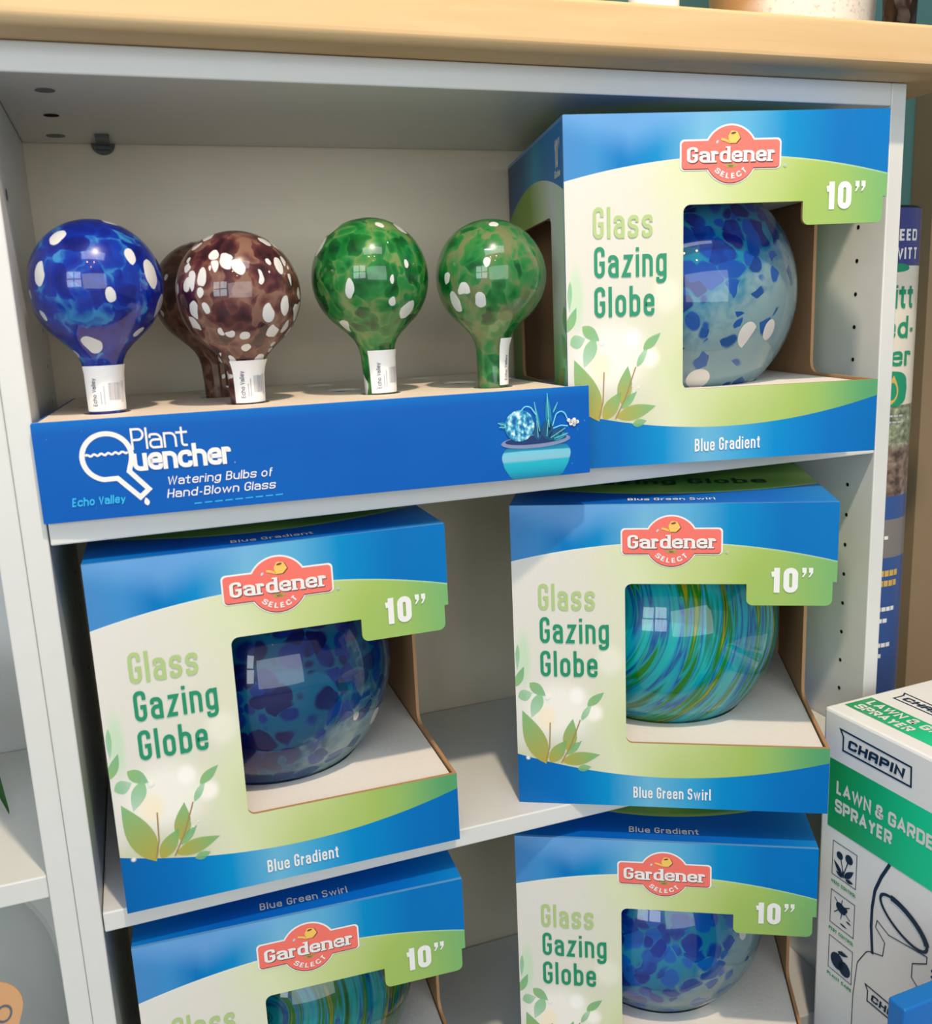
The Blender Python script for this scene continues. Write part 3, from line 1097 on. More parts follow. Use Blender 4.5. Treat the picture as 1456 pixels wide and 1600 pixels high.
def carton(loc, rz, product, label, swirl=False):
    t = thing('globe_carton', loc, label, 'carton', 'windowed cartons with a gazing globe inside', rz)
    w, h, d, k = CW, CH, CDp, CT3
    edge = lambda a, b: 'fold' if (max(abs(a[0]), abs(b[0])) < 1e-5 or max(abs(a[1] - h), abs(b[1] - h)) < 1e-5 or max(abs(a[0] - w), abs(b[0] - w)) < 1e-5) else 'kraft'
    # front panel: C shape round the window, open to the right edge
    mb = MB()
    fp = fillet([(0, 0, 0), (w, 0, 0), (w, .221 * h, 0), (.36 * w, .221 * h, .006), (.36 * w, .75 * h, .006), (.733 * w, .75 * h, 0), (.733 * w, .683 * h, .0055),
                 (.988 * w, .683 * h, .0055), (.988 * w, .757 * h, 0), (w, .757 * h, 0), (w, h, 0), (0, h, 0)], 0, 6)
    mb.slab(fp, lambda x, y, q: (x, q, y), k, 'front', 'kraft', edge, lambda x, y: (x / w, y / h))
    fn = lambda x, y: (x * w, -0.00025, y * h)
    f2 = lambda x, y: (x * w, -0.00040, y * h)
    f3 = lambda x, y: (x * w, -0.00055, y * h)
    # printed plants
    lv = [((.001, .405), (.030, .475), .013, 'leaf_green'), ((.008, .37), (.056, .385), .020, 'leaf_pale'), ((.047, .420), (.100, .375), .018, 'leaf_green'), ((.085, .385), (.05, .30), .020, 'leaf_pale'),
          ((.095, .140), (.020, .325), .036, 'leaf_olive'), ((.168, .185), (.187, .300), .023, 'leaf_olive'), ((.108, .145), (.165, .225), .022, 'leaf_olive'),
          ((.150, .150), (.275, .178), .022, 'leaf_olive'), ((.165, .175), (.215, .225), .012, 'leaf_green'), ((.215, .296), (.250, .355), .010, 'leaf_pale'), ((.235, .345), (.290, .392), .014, 'leaf_green'),
          ((.012, .55), (.008, .46), .007, 'leaf_pale'), ((.200, .125), (.245, .135), .012, 'leaf_green')]
    for q, (a, b, ww, m) in enumerate(lv):
        leaf2d(mb, lambda x, y: (max(x, .0005) * w, -0.00025 - .00002 * q, y * h), m, a, b, ww)
    for pts in ([(.095, .150), (.108, .20), (.112, .285)], [(.146, .145), (.180, .21), (.211, .296)]):
        lines(mb, pts, f3, 'stem_print', .0035, r=.02)
    for (cx, cy, rr) in ((.105, .372, .014), (.035, .16, .010), (.22, .235, .004), (.205, .222, .004), (.20, .24, .003)):
        disc2d(mb, f3, 'glow_white', cx, cy, rr, 12)
    pl = lambda x, y: (x, -0.0006, y)
    text(mb, 'Glass', pl, 'glass_word', .084 * w, .664 * h, .0248, .44, .135, .14, fit=.181 * w)
    text(mb, 'Gazing', pl, 'gazing_word', .086 * w, .555 * h, .0248, .44, .135, .14, fit=.222 * w)
    text(mb, 'Globe', pl, 'gazing_word', .085 * w, .443 * h, .0248, .44, .135, .14, fit=.185 * w)
    text(mb, product, pl, 'white_print', .507 * w, .0315 * h, .0112, .44, .145, .13, center=True, fit=(.25 if swirl else .215) * w)
    text(mb, '10"', pl, 'white_print', .80 * w, .724 * h, .0222, .54, .215, .13, fit=.135 * w)
    fpo = mb.build('front_panel', t)
    # brand badge
    mb = MB()
    bx, bz = .504 * w, .8845 * h

    def badge(e, fy, m):
        P = fillet([(bx - .042 - e, bz - .0107 - e), (bx + .042 + e, bz - .0107 - e), (bx + .042 + e, bz + .0107 + e), (bx - .042 - e, bz + .0107 + e)], .003 + e * .5, 5)
        mb.poly(P, lambda x, y: (x, fy, y), m)
        mb.poly(circ(bx, bz, .0222 + e, 48), lambda x, y: (x, fy + .00004, y), m)

    badge(.0014, -0.0004, 'white_print')
    for (dz, m, e, fy) in ((-.0008, 'dark_print', 0, -0.0005),):
        P = fillet([(bx - .042, bz - .0107 + dz), (bx + .042, bz - .0107 + dz), (bx + .042, bz + .0107), (bx - .042, bz + .0107)], .003, 5)
        mb.poly(P, lambda x, y: (x, fy, y), m)
        mb.poly(circ(bx, bz + dz, .0222, 48), lambda x, y: (x, fy + .00004, y), m)
    badge(0, -0.0006, 'red_print')
    g3 = lambda x, y: (x, -0.0008, y)
    g4 = lambda x, y: (x, -0.0010, y)
    g5 = lambda x, y: (x, -0.0012, y)
    text(mb, 'Gardener', g3, 'dark_print', bx + .0006, bz - .0070, .0122, .50, .155, .06, fit=.075, center=True, serif=True)
    text(mb, 'Gardener', g4, 'white_print', bx, bz - .0062, .0122, .50, .155, .06, fit=.075, center=True, serif=True)
    arcf = lambda x, y: (bx + (.0222 - .0030 - y) * sin(x / .0178), -0.0009, bz - (.0222 - .0030 - y) * cos(x / .0178))
    text(mb, 'SELECT', arcf, 'white_print', 0, 0, .0044, .72, .2, .2, center=True, fit=.030)
    for a, b in (((0, -.0100), (-.0056, -.0084)), ((0, -.0100), (-.0028, -.0072)), ((0, -.0100), (.0, -.0066)), ((0, -.0100), (.0028, -.0072)), ((0, -.0100), (.0056, -.0084))):
        leaf2d(mb, lambda x, y: g3(bx + x, bz + y), 'olive_print', a, b, .0010, 6)
    # little watering can with a drop
    can = fillet([(-.002, .0085, .001), (.004, .0085, .001), (.0078, .0125, .001), (.0052, .0175, .002), (.0, .0185, .002), (-.0025, .0140, .001)], .001, 4)
    mb.poly([(bx + .0008 + p[0], bz - .0005 + p[1]) for p in can], lambda x, y: (x, -0.0008, y), 'dark_print')
    mb.poly([(bx + p[0], bz + p[1]) for p in can], lambda x, y: (x, -0.0010, y), 'yellow_print')
    lines(mb, [(bx - .0015, bz + .0095), (bx - .0058, bz + .0112), (bx - .0085, bz + .0118)], g4, 'yellow_print', .0018)
    mb.poly(circ(bx + .0018, bz + .0163, .0022, 16, .0008, .2), lambda x, y: (x, -0.0012, y), 'dark_print')
    mb.poly(circ(bx - .0118, bz + .0098, .0015, 12, .0009, .9), lambda x, y: (x, -0.0008, y), 'pale_print')
    mb.poly(circ(bx + .0468, bz - .0098, .0014, 12), lambda x, y: (x, -0.0005, y), 'pale_print')
    mb.poly(circ(bx + .0468, bz - .0098, .0009, 12), lambda x, y: (x, -0.0007, y), 'glass_word')
    tag(mb.build('brand_badge', fpo), 'red badge with white lettering')
    # right side: open from the front edge back to the middle
    mb = MB()
    rp = fillet([(k, 0, 0), (d - k, 0, 0), (d - k, h - k, 0), (k, h - k, 0), (k, .757 * h, 0), (.46 * d, .757 * h, .006), (.46 * d, .221 * h, .012), (k, .221 * h, 0)], 0, 6)
    mb.slab(rp, lambda x, y, q: (w - q, x, y), k, 'side', 'kraft', 'kraft', lambda x, y: (x / d, y / h))
    mb.build('side_panel', t)
    # left side with its own window
    mb = MB()
    lp = [(d - k, 0), (k, 0), (k, h - k), (d - k, h - k)]
    hole = fillet([(.80 * d, .24 * h), (.20 * d, .24 * h), (.20 * d, .745 * h), (.80 * d, .745 * h)], .008, 6)
    mb.slab(lp, lambda x, y, q: (q, x, y), k, 'side', 'kraft', 'kraft', lambda x, y: (x / d, y / h), [hole])
    sl = lambda x, y: (-0.0004, x, y)
    text(mb, '10"', lambda x, y: sl(.115 * d - x, y), 'white_print', 0, .872 * h, .022, .54, .2, .13, fit=.075 * d)
    text(mb, 'Globe', lambda x, y: sl(.125 * d - x, y), 'white_print', 0, .845 * h, .006, .54, .2, .13, fit=.085 * d)
    for (a, b, ww, m) in (((0.02, .48), (.0, .40), .03, 'leaf_green'), ((.0, .33), (.06, .40), .03, 'leaf_green'), ((.12, .24), (.02, .30), .03, 'leaf_olive')):
        leaf2d(mb, lambda x, y: sl(x * d + k, y * h), m, a, b, ww)
    mb.build('side_panel', t)
    mb = MB()
    mb.slab([(0, k), (w, k), (w, d), (0, d)], lambda x, y, q: (x, y, h - q), k, 'top', 'kraft', 'fold', lambda x, y: (x / w, y / d))
    tf = lambda x, y: (x, y, h + .0004)
    text(mb, product, tf, 'white_print', .507 * w, .058 * d, .0100, .62, .15, .16, center=True, fit=(.27 if swirl else .235) * w)
    text(mb, 'Gazing Globe', tf, 'deep_green', .53 * w, .36 * d, .026, .5, .15, .13, center=True, fit=.62 * w)
    mb.build('top_panel', t)
    mb = MB()
    mb.slab([(0, k), (w, k), (w, h - k), (0, h - k)], lambda x, y, q: (x, d - q, y), k, 'side', 'kraft', 'kraft', lambda x, y: (x / w, y / h))
    mb.build('back_panel', t)
    mb = MB()
    mb.slab([(k, k), (w - k, k), (w - k, d - k), (k, d - k)], lambda x, y, q: (x, y, q), k, 'kraft', 'kraft', 'kraft')
    mb.build('bottom_panel', t)
    # foam cradle below and cap above, each with a bowl for the ball
    e = k + .0012
    for nm, zf, zo in (('foam_base', FZ0, e), ('foam_cap', FZ1, h - e)):
        mb = MB()
        up = zf > zo
        rc = sqrt((GR + .0012) ** 2 - (zf - GZ) ** 2)
        ring = circ(w / 2, d / 2, rc, 48)
        mb.poly([(e, e), (w - e, e), (w - e, d - e), (e, d - e)], lambda x, y: (x, y, zf), 'foam', None, [ring])
        mb.lathe([(sqrt(max(0, (GR + .0012) ** 2 - (z - GZ) ** 2)), z) for z in [zf + (GZ + (-1 if up else 1) * (GR + .0012) - zf) * i / 8 for i in range(9)]], 'foam', (w / 2, d / 2, 0), 48)
        for p, q in (((e, e), (w - e, e)), ((w - e, e), (w - e, d - e)), ((w - e, d - e), (e, d - e)), ((e, d - e), (e, e))):
            mb.face([(p[0], p[1], zo), (q[0], q[1], zo), (q[0], q[1], zf), (p[0], p[1], zf)], 'foam')
        mb.face([(e, e, zo), (w - e, e, zo), (w - e, d - e, zo), (e, d - e, zo)], 'foam')
        mb.build(nm, t)
    return t


def globe(loc, rz, m, label, spin=0.0):
    c = Matrix.Rotation(rz, 3, 'Z') @ Vector((CW / 2, CDp / 2, GZ))
    mb = MB()
    n = 40
    mb.lathe([(GR * sin(pi * i / n), -GR * cos(pi * i / n)) for i in range(n + 1)], m, seg=72)
    o = mb.build('gazing_globe')
    o.location = Vector(loc) + c
    o.rotation_euler = (0, 0, rz + spin)
    return tag(o, label, 'glass globe', 'glass gazing globes packed in the cartons')


E4 = 0.0004
CART = [
    ((0.4156, -0.0099, S1 + E4), -0.2191, 'Blue Gradient', 'windowed carton of a blue speckled globe on the upper shelf, right of the display tray', 'globe_blue',
     'blue speckled glass globe in the carton on the upper shelf', 0.0),
    ((0.3715, 0.0229, S2 + E4), -0.5009, 'Blue Green Swirl', 'windowed carton of a turquoise swirled globe on the middle shelf, turned to the left', 'swirl',
     'bright turquoise and green swirled glass globe on the middle shelf', 0.0),
    ((0.0199, -0.0091, S2 + E4), -0.0202, 'Blue Gradient', 'windowed carton of a dark blue globe at the left of the middle shelf', 'globe_dark',
     'dark blue speckled glass globe in the left carton of the middle shelf', 0.0),
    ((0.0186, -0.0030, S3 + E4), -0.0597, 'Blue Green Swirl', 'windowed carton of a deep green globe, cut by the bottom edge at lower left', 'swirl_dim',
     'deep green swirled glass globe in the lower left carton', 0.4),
    ((0.3661, 0.0258, S3 + E4), -0.4997, 'Blue Gradient', 'windowed carton of a pale blue globe, cut by the bottom edge beside the white carton', 'globe_pale',
     'pale blue speckled glass globe in the lower right carton', 0.3),
]
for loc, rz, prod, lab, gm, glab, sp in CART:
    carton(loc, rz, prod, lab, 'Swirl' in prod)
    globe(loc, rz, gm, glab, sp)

# ------------------------------------------------------------------ display tray of watering bulbs
TW, TD, THH = 0.4263, 0.242, 0.073
TL_, TR_ = (-0.0010, -0.0060, S1 + E4), -0.0591
tray = thing('display_tray', TL_, 'blue display tray on the upper shelf, white top with holes holding glass watering bulbs', 'display tray', rz=TR_)
TWi = TW - 0.0005
TB0, TB1 = 0.0025, 0.4085      # the tray body is a little narrower than its printed front


def tray_local(wx, wy):
    v = Matrix.Rotation(-TR_, 2) @ Vector((wx - TL_[0], wy - TL_[1]))
    return v.x, v.y


HOLES = [(.0497, .0434), (.1554, .0393), (.2654, .0405), (.360, .0225), (.0440, .118), (.1428, .1330), (.2467, .1060), (.3560, .0990), (.0420, .195), (.1400, .192), (.2420, .1860), (.3470, .1900)]
hl = [tray_local(*p) for p in HOLES]
mb = MB()
fn = lambda x, y, q: (x, q, y)
mb.slab(fillet([(0, 0, .001), (TWi, 0, .001), (TWi, THH, .001), (0, THH, .002)], 0, 3), fn, .002, 'tray_blue', 'tray_white', 'tray_white', lambda x, y: (x / TWi, y / THH))
p1 = lambda x, y: (x, -.0003, y)
p2 = lambda x, y: (x, -.0005, y)
p3 = lambda x, y: (x, -.0007, y)
# the watering-bulb letter Q
c0 = (.0480, .0452)
a0, a1 = -0.45, -2.0
pts = []
R0 = .0168
arc = [(c0[0] + R0 * cos(a), c0[1] + R0 * sin(a)) for a in [radians(-28 + 266 * i / 40) + 0 for i in range(41)]]
arc = [(c0[0] + R0 * cos(a), c0[1] + R0 * sin(a)) for a in [radians(-20 + 277 * i / 40) for i in range(41)]]
pts = arc + [(.0480 + .0055, .0290), (.0677, .0137), (.0742, .0192), (.0620, .0335)]
lines(mb, pts, p1, 'white_print', .0036, closed=True)
wv = [(.0335 + .0290 * i / 28, .0470 + .0007 * sin(i * 1.35) + .0006 * (i / 28)) for i in range(29)]
lines(mb, wv, p2, 'white_print', .0016)
leaf2d(mb, p1, 'white_print', (.0722, .0070), (.0712, .0132), .0019, 8)
text(mb, 'Plant', p2, 'white_print', .0655, .0487, .0158, .66, .105, .06, fit=.0400)
text(mb, 'uencher', p2, 'white_print', .0650, .0330, .0175, .62, .19, .015, fit=.0700)
text(mb, '-', p2, 'white_print', .1366, .0322, .004, .5, .2)
text(mb, 'Watering Bulbs of', p2, 'white_print', .0872, .0208, .0066, .66, .125, .13, shear=.18, fit=.0765)
text(mb, 'Hand-Blown Glass', p2, 'white_print', .0862, .0112, .0066, .66, .125, .13, shear=.18, fit=.0790)
text(mb, 'Echo Valley', p2, 'cyan_print', .0205, .0108, .0064, .70, .18, .10, shear=.15, fit=.0365, serif=True)
for i in range(9):
    lines(mb, [(.105 + i * .0075, .0052 + i * .0001), (.1105 + i * .0075, .0053 + i * .0001)], p1, 'cyan_print', .0009)
# printed photograph of a planter
pp = [(.3560, .0002), (.4000, .0002), (.4060, .010), (.4088, .0190), (.4060, .0265), (.3515, .0265), (.3478, .0190), (.3500, .010)]
mb.poly(fillet(pp, .006, 5), lambda x, y: p1(x, y), 'pot_print', lambda x, y: (x / .4, y / .0275))
mb.poly(circ(.3780, .0305, .0302, 40, .0056, .02), p2, 'rim_print')
mb.poly(circ(.3780, .0317, .0268, 40, .0036, .02), p3, 'soil_print')
q1 = lambda x, y: (x, -.0008, y)
q2 = lambda x, y: (x, -.0010, y)
q3 = lambda x, y: (x, -.0012, y)
rr = random.Random(3)
for (a, b, ww, m) in (((.387, .031), (.3895, .0500), .0050, 'plant_dark'), ((.390, .036), (.3885, .0692), .0026, 'plant_print'), ((.3885, .031), (.4040, .0395), .0040, 'plant_dark'),
                      ((.392, .031), (.4060, .0350), .0030, 'plant_print'), ((.380, .031), (.3790, .0470), .0040, 'plant_dark'), ((.382, .034), (.3772, .0625), .0016, 'plant_print'),
                      ((.3530, .0450), (.3455, .0475), .0018, 'plant_print'), ((.3545, .0440), (.3465, .0440), .0016, 'plant_print'), ((.393, .052), (.3975, .0610), .0010, 'plant_print')):
    leaf2d(mb, q1, m, a, b, ww, 8)
    lines(mb, [(a[0] + (b[0] - a[0]) * .15, a[1] + (b[1] - a[1]) * .15), b], q2, 'plant_line', .0005)
mb.poly(circ(.3640, .0440, .0128, 32), q2, 'ball_print', lambda x, y: ((x - .35) * 40, (y - .03) * 40))
for pts in ([(.3655, .056), (.3690, .0600), (.3740, .0585), (.3785, .0520)], [(.3925, .0420), (.3960, .0520), (.4005, .0538), (.4035, .0520), (.4065, .0455)], [(.3930, .0400), (.4000, .0420), (.4060, .0410)]):
    lines(mb, pts, q3, 'plant_line', .0009, r=.004)
for i in range(9):
    disc2d(mb, q3, 'white_print', .4068 + .0078 * rr.random(), .0415 + .0050 * rr.random(), .0016, 8)
mb.build('front_panel', tray)
mb = MB()
mb.slab([(TB0 + .0022, .0022), (TB1 - .0022, .0022), (TB1 - .0022, TD), (TB0 + .0022, TD)], lambda x, y, q: (x, y, THH - q), .002, 'tray_white', 'tray_white', 'tray_white', None, [circ(x, y, .0172, 28) for x, y in hl])
tag(mb.build('top_panel', tray), 'white card top with round holes')
mb = MB()
mb.box((TB0, .0022, 0), (TB0 + .002, TD, THH), 'tray_blue')
mb.box((TB1 - .002, .0022, 0), (TB1, TD, THH), 'tray_blue')
mb.box((TB0 + .0022, TD - .0022, 0), (TB1 - .0022, TD - .0002, THH - .0021), 'tray_blue')
mb.box((TB0 + .0022, .0024, 0), (TB1 - .0022, TD - .0024, .0015), 'kraft')
mb.build('tray_walls', tray)


def bulb(sx, sy, cx, cz, R, m, label, sticker=None, seed=0, lean=0.0, tilt=0.0):
    base = S1 + E4 + 0.004
    t = thing('watering_bulb', (sx, sy, base), label, 'watering bulb', 'blown glass watering bulbs standing in the display tray')
    H = cz - base
    prof = [(.0, 1.0)] + [(cos(a), sin(a)) for a in [radians(88 - 132 * i / 30) for i in range(31)]]
    prof += [(.60, -.80), (.47, -.92), (.375, -1.03), (.32, -1.15), (.29, -1.30), (.278, -1.6), (.27, -2.0)]
    prof = [(r * R, z * R) for r, z in prof] + [(.0115, -H + .006), (.010, -H), (0, -H)]
    mb = MB()
    mb.lathe(prof[::-1], m, (0, 0, H), 56)
    # hand-blown: lean the ball a little over its neck, slightly uneven
    for i, v in enumerate(mb.v):
        f = max(0.0, min(1.0, (v[2] - H + 1.9 * R) / (2.0 * R)))
        f = f * f * (3 - 2 * f)
        w = 1 + .018 * f * sin(3 * atan2(v[1], v[0]) + seed) * sin(v[2] * 40 + seed)
        mb.v[i] = (v[0] * w + (cx - sx) * f, v[1] * w, v[2])
    gbo = mb.build('glass_bulb', t)
    if sticker:
        a, half, z0, z1 = sticker
        mb = MB()
        topd = S1 + THH + E4 - base
        rm = .285 * R

        def wrap(x, z, e):
            zz = topd + z
            r = e
            for (r0, q0), (r1, q1) in zip(prof, prof[1:]):
                if q1 + H <= zz <= q0 + H:
                    r = e + r1 + (r0 - r1) * (zz - q1 - H) / max(1e-9, q0 - q1)
            f = max(0.0, min(1.0, (zz - H + 1.9 * R) / (2.0 * R)))
            f = f * f * (3 - 2 * f)
            return (r * sin(x / rm + a) + (cx - sx) * f, -r * cos(x / rm + a), zz)

        fnc = lambda x, z: wrap(x, z, .0012)
        n = 20
        for i in range(n):
            xa, xb = [(-half + 2 * half * q / n) for q in (i, i + 1)]
            for j in range(6):
                za, zb = z0 + (z1 - z0) * j / 6, z0 + (z1 - z0) * (j + 1) / 6
                mb.face([fnc(xa, za), fnc(xb, za), fnc(xb, zb), fnc(xa, zb)], 'paper', smooth=True)
        fo = lambda x, z: wrap(x, z, .0016)
        r2 = random.Random(seed)
        x = half * .05
        while x < half * .55:   # bar code
            ww = r2.choice((.0003, .0005, .0008))
            mb.face([fo(x, z0 + .008), fo(x + ww, z0 + .008), fo(x + ww, z0 + .021), fo(x, z0 + .021)], 'ink2')
            x += ww + r2.choice((.0003, .0005))
        for xx in (.62, .70):
            lines(mb, [(half * xx, z0 + .006), (half * xx, z0 + .022)], fo, 'ink2', .0005)
        vt = lambda u, v: fo(-half * .42 - v, z0 + .004 + u)
        text(mb, 'Echo Valley', vt, 'ink', 0, 0, .0032, .62, .14, .12, fit=.021)
        for i in range(2):
            lines(mb, [(-half * (.12 + .13 * i), z0 + .005), (-half * (.12 + .13 * i), z0 + .019 - .004 * i)], fo, 'ink2', .0006)
        mb.build('paper_label', gbo)
    return t


bulb(.0497, .0434, .0526, .9275, .0482, 'bulb_blue', 'cobalt blue glass watering bulb at the left end of the tray', (.12, .0175, .002, .036), 1)
bulb(.1554, .0393, .1557, .9180, .0478, 'bulb_purple', 'purple glass watering bulb thickly flecked with white', (.25, .0140, .001, .034), 2)
bulb(.1428, .1330, .1400, .9205, .0460, 'bulb_brown', 'brownish glass watering bulb hidden behind the white-flecked purple bulb', None, 3)
bulb(.2654, .0405, .2628, .9270, .0478, 'bulb_green', 'denser green glass watering bulb between the purple and the see-through green bulb', (.30, .0145, .001, .036), 4)
bulb(.3600, .0225, .3617, .9247, .0462, 'bulb_green2', 'see-through mottled green glass watering bulb nearest the tall globe carton', (1.15, .0140, .002, .041), 5)

# ------------------------------------------------------------------ sprayer carton
yaw = radians(-87.0)
sc = thing('sprayer_carton', (0.6796, -0.0288, 0.0005), 'tall white carton with a green band and sprayer drawing, right of the bookcase shelves', 'carton', rz=yaw)
SW, SDp, SH = 0.30, 0.215, 0.4995
mb = MB()
nb_ = 6
# slightly rounded board edges
mb.box((0, 0, 0), (SW, SDp, SH), 'sprayer_card')
f = lambda x, z: (x, -0.0004, SH + z)
f_ = lambda x, z: (x, -0.0006, SH + z)
f__ = lambda x, z: (x, -0.0008, SH + z)
mb.face([f(.0105, -.1235), f(SW, -.1235), f(SW, -.0500), f(.0105, -.0500)], 'band', [(0, 0), (1, 0), (1, 1), (0, 1)])
text(mb, 'LAWN & GARDEN', f_, 'white_print', .0205, -.0845, .0140, .80, .22, .10, r=.5, fit=.124, space=.34)
text(mb, 'SPRAYER', f_, 'white_print', .0195, -.1040, .0140, .80, .23, .10, r=.5, fit=.0705)


def icon_frame(z):
    lines(mb, [(.0190, z - .0370), (.0500, z - .0370), (.0500, z), (.0190, z)], f, 'navy_print', .0008, closed=True)


for z in (-.1365, -.1910, -.2435):
    icon_frame(z)
z = -.1365   # dandelion
for a, b in (((.034, -.030), (.029, -.012)), ((.034, -.030), (.040, -.011))):
    lines(mb, [(a[0], z + a[1]), (b[0], z + b[1])], f, 'navy_print', .0012)
disc2d(mb, f_, 'navy_print', .0285, z - .0120, .0042, 14)
disc2d(mb, f_, 'navy_print', .0405, z - .0100, .0050, 14)
for a, b, ww in (((.033, -.033), (.021, -.020), .0026), ((.035, -.033), (.047, -.020), .0030), ((.033, -.034), (.024, -.031), .0018), ((.037, -.034), (.047, -.033), .0020), ((.034, -.034), (.033, -.024), .0014)):
    leaf2d(mb, f_, 'navy_print', (a[0], z + a[1]), (b[0], z + b[1]), ww)
z = -.1910   # beetle
mb.poly(circ(.033, z - .0140, .0070, 20, .0052, -.4), f_, 'navy_print')
disc2d(mb, f_, 'navy_print', .0385, z - .0125, .0030, 12)
for a, b in (((.030, -.012), (.024, -.006)), ((.033, -.011), (.034, -.004)), ((.036, -.012), (.044, -.007)), ((.030, -.017), (.024, -.023)), ((.034, -.018), (.033, -.026)), ((.037, -.016), (.045, -.021))):
    lines(mb, [(a[0], z + a[1]), (b[0], z + b[1])], f, 'navy_print', .0010)
for a, b in (((.040, -.024), (.047, -.025)), ((.032, -.031), (.042, -.032))):
    leaf2d(mb, f, 'navy_print', (a[0], z + a[1]), (b[0], z + b[1]), .0010)
z = -.2435   # fruit
disc2d(mb, f_, 'navy_print', .0310, z - .0230, .0090, 18)
disc2d(mb, f_, 'navy_print', .0405, z - .0260, .0080, 18)
leaf2d(mb, f_, 'navy_print', (.031, z - .012), (.045, z - .009), .0024)
lines(mb, [(.031, z - .016), (.037, z - .008)], f, 'navy_print', .0010)
for (zz, s) in ((-.1795, 'WEED CONTROL'), (-.2335, 'PEST CONTROL'), (-.2860, 'PLANT CARE')):
    text(mb, s, f_, 'band', .0180, zz - .0030, .0036, .8, .24, .12, r=.5, fit=.0330)
# line drawing of the sprayer
lines(mb, [(.0890, -.1235), (.0800, -.1420), (.0735, -.1600), (.0712, -.1800), (.0712, -.2000), (.0742, -.2285)], f, 'navy_print', .0034, r=.02)
ov = circ(.1075, -.1725, .0290, 40, .0130, -.42)
lines(mb, ov, f_, 'navy_print', .0030, closed=True)
lines(mb, circ(.1075, -.1725, .0290, 40, .0130, -.42)[2:16], f__, 'navy_print', .0058)
lines(mb, [(.0865, -.2225), (.0880, -.2070), (.0765, -.1975), (.0780, -.1895), (.0920, -.1960), (.1350, -.1900), (.1350, -.1970), (.1200, -.2070), (.1200, -.2215), (.1330, -.2310)], f, 'navy_print', .0010)
lines(mb, [(.0865, -.2225), (.0680, -.2290), (.0565, -.2500), (.0530, -.2900), (.0525, -.40), (.0525, -.470), (.160, -.470), (.160, -.25), (.1330, -.2310)], f, 'navy_print', .0010, r=.012)
for i in range(7):
    lines(mb, [(.140, -.200 - i * .006), (.148, -.201 - i * .006)], f, 'navy_print', .0022)
# lid face
g = lambda x, y: (x, y, SH + .0004)
g_ = lambda x, y: (x, y, SH + .0006)
mb.face([g(.0070, .0190), g(SW - .02, .0190), g(SW - .02, .0540), g(.0070, .0540)], 'band', [(0, 0), (1, 0), (1, 1), (0, 1)])
text(mb, 'LAWN & GARDEN', g_, 'white_print', .0140, .0385, .0120, .80, .22, .10, r=.5, fit=.122, space=.34)
text(mb, 'SPRAYER', g_, 'white_print', .0140, .0225, .0120, .80, .23, .10, r=.5, fit=.066)
sco = mb.build('carton_body', sc, bevel=0.003)


def chapin(par, fn, fn2, x0, x1, z0, z1):
    mb = MB()
    w, h = x1 - x0, z1 - z0
    lines(mb, [(x0 + .03 * w, z0), (x1, z0), (x1 - .01 * w, z1), (x0 - .02 * w, z1 + .10 * h), (x0 + .03 * w, z1 - .25 * h)], fn, 'navy_print', .10 * h, closed=True)
    text(mb, 'CH@PIN', fn2, 'navy_print', x0 + .10 * w, z0 + .24 * h, .52 * h, .86, .24, .12, r=.35, shear=.12, fit=.80 * w)
    return mb.build('brand_badge', par)


chapin(sco, f, f_, .0240, .1070, -.0360, -.0172)
chapin(sco, f, f_, .0690, .1330, -.2830, -.2680)
chapin(sco, g, g_, .0160, .0900, .0720, .0890)

# blue carton in front of it, only a corner in view
bl = thing('blue_carton', (0.560, -0.262, 0.0005), 'plain blue carton corner in front of the tall white carton, lower right', 'carton', rz=radians(2))
mb = MB()
mb.box((0, 0, 0), (.105, .016, .372), 'blue_card')
mb.build('carton_body', bl, bevel=.0015)

# ------------------------------------------------------------------ roll of landscape fabric
RR = 0.050
roll = thing('fabric_roll', (0.8650, 0.1375, 0.0005), 'upright wrapped roll of landscape fabric standing between the bookcase and the tan wall', 'fabric roll')
TOPZ = 0.988
mb = MB()
mb.lathe([(0, 0), (RR - .001, 0), (RR - .001, TOPZ - .002), (RR - .004, TOPZ), (.012, TOPZ), (.012, TOPZ - .01), (0, TOPZ - .01)], 'roll_dark')
mb.build('roll_core', roll)
mb = MB()
AC = radians(-104)      # direction in which the printed face looks
segs = ((0.0, .44, 'roll_blue'), (.44, .60, 'roll_blue'), (.60, .645, 'roll_grey'), (.645, .672, 'roll_blue'), (.672, .775, 'photo'), (.775, .925, 'roll_cream'), (.925, TOPZ - .003, 'roll_navy'))
for z0, z1, m in segs:
    n = 48
    for i in range(n):
        a, b = 2 * pi * i / n, 2 * pi * (i + 1) / n
        mb.face([(RR * cos(a), RR * sin(a), z0), (RR * cos(b), RR * sin(b), z0), (RR * cos(b), RR * sin(b), z1), (RR * cos(a), RR * sin(a), z1)], m,
                [(i / n, 0), ((i + 1) / n, 0), ((i + 1) / n, 1), (i / n, 1)], smooth=True)


def cyl(e):
    return lambda x, z: ((RR + e) * cos(AC + x / RR), (RR + e) * sin(AC + x / RR), z)


y1_, y2_, y3_ = cyl(.0003), cyl(.0005), cyl(.0007)


def rtext(txt, m, xr, z, cap, fit, **kw):
    text(mb, txt, y2_, m, xr - fit, z, cap, kw.get('width', .7), kw.get('s', .2), .12, r=kw.get('r', 1.0), fit=fit)


XE = .030
rtext('WEED', 'white_print', XE, .951, .0120, .040, r=.4)
rtext('DEWITT', 'white_print', XE + .003, .932, .0120, .054, r=.4)


def rcols(fn, m, xa, xb, lo, hi, n=24):
    for i in range(n):
        p, q = xa + (xb - xa) * i / n, xa + (xb - xa) * (i + 1) / n
        mb.face([fn(p, lo(p)), fn(q, lo(q)), fn(q, hi(q)), fn(p, hi(p))], m)


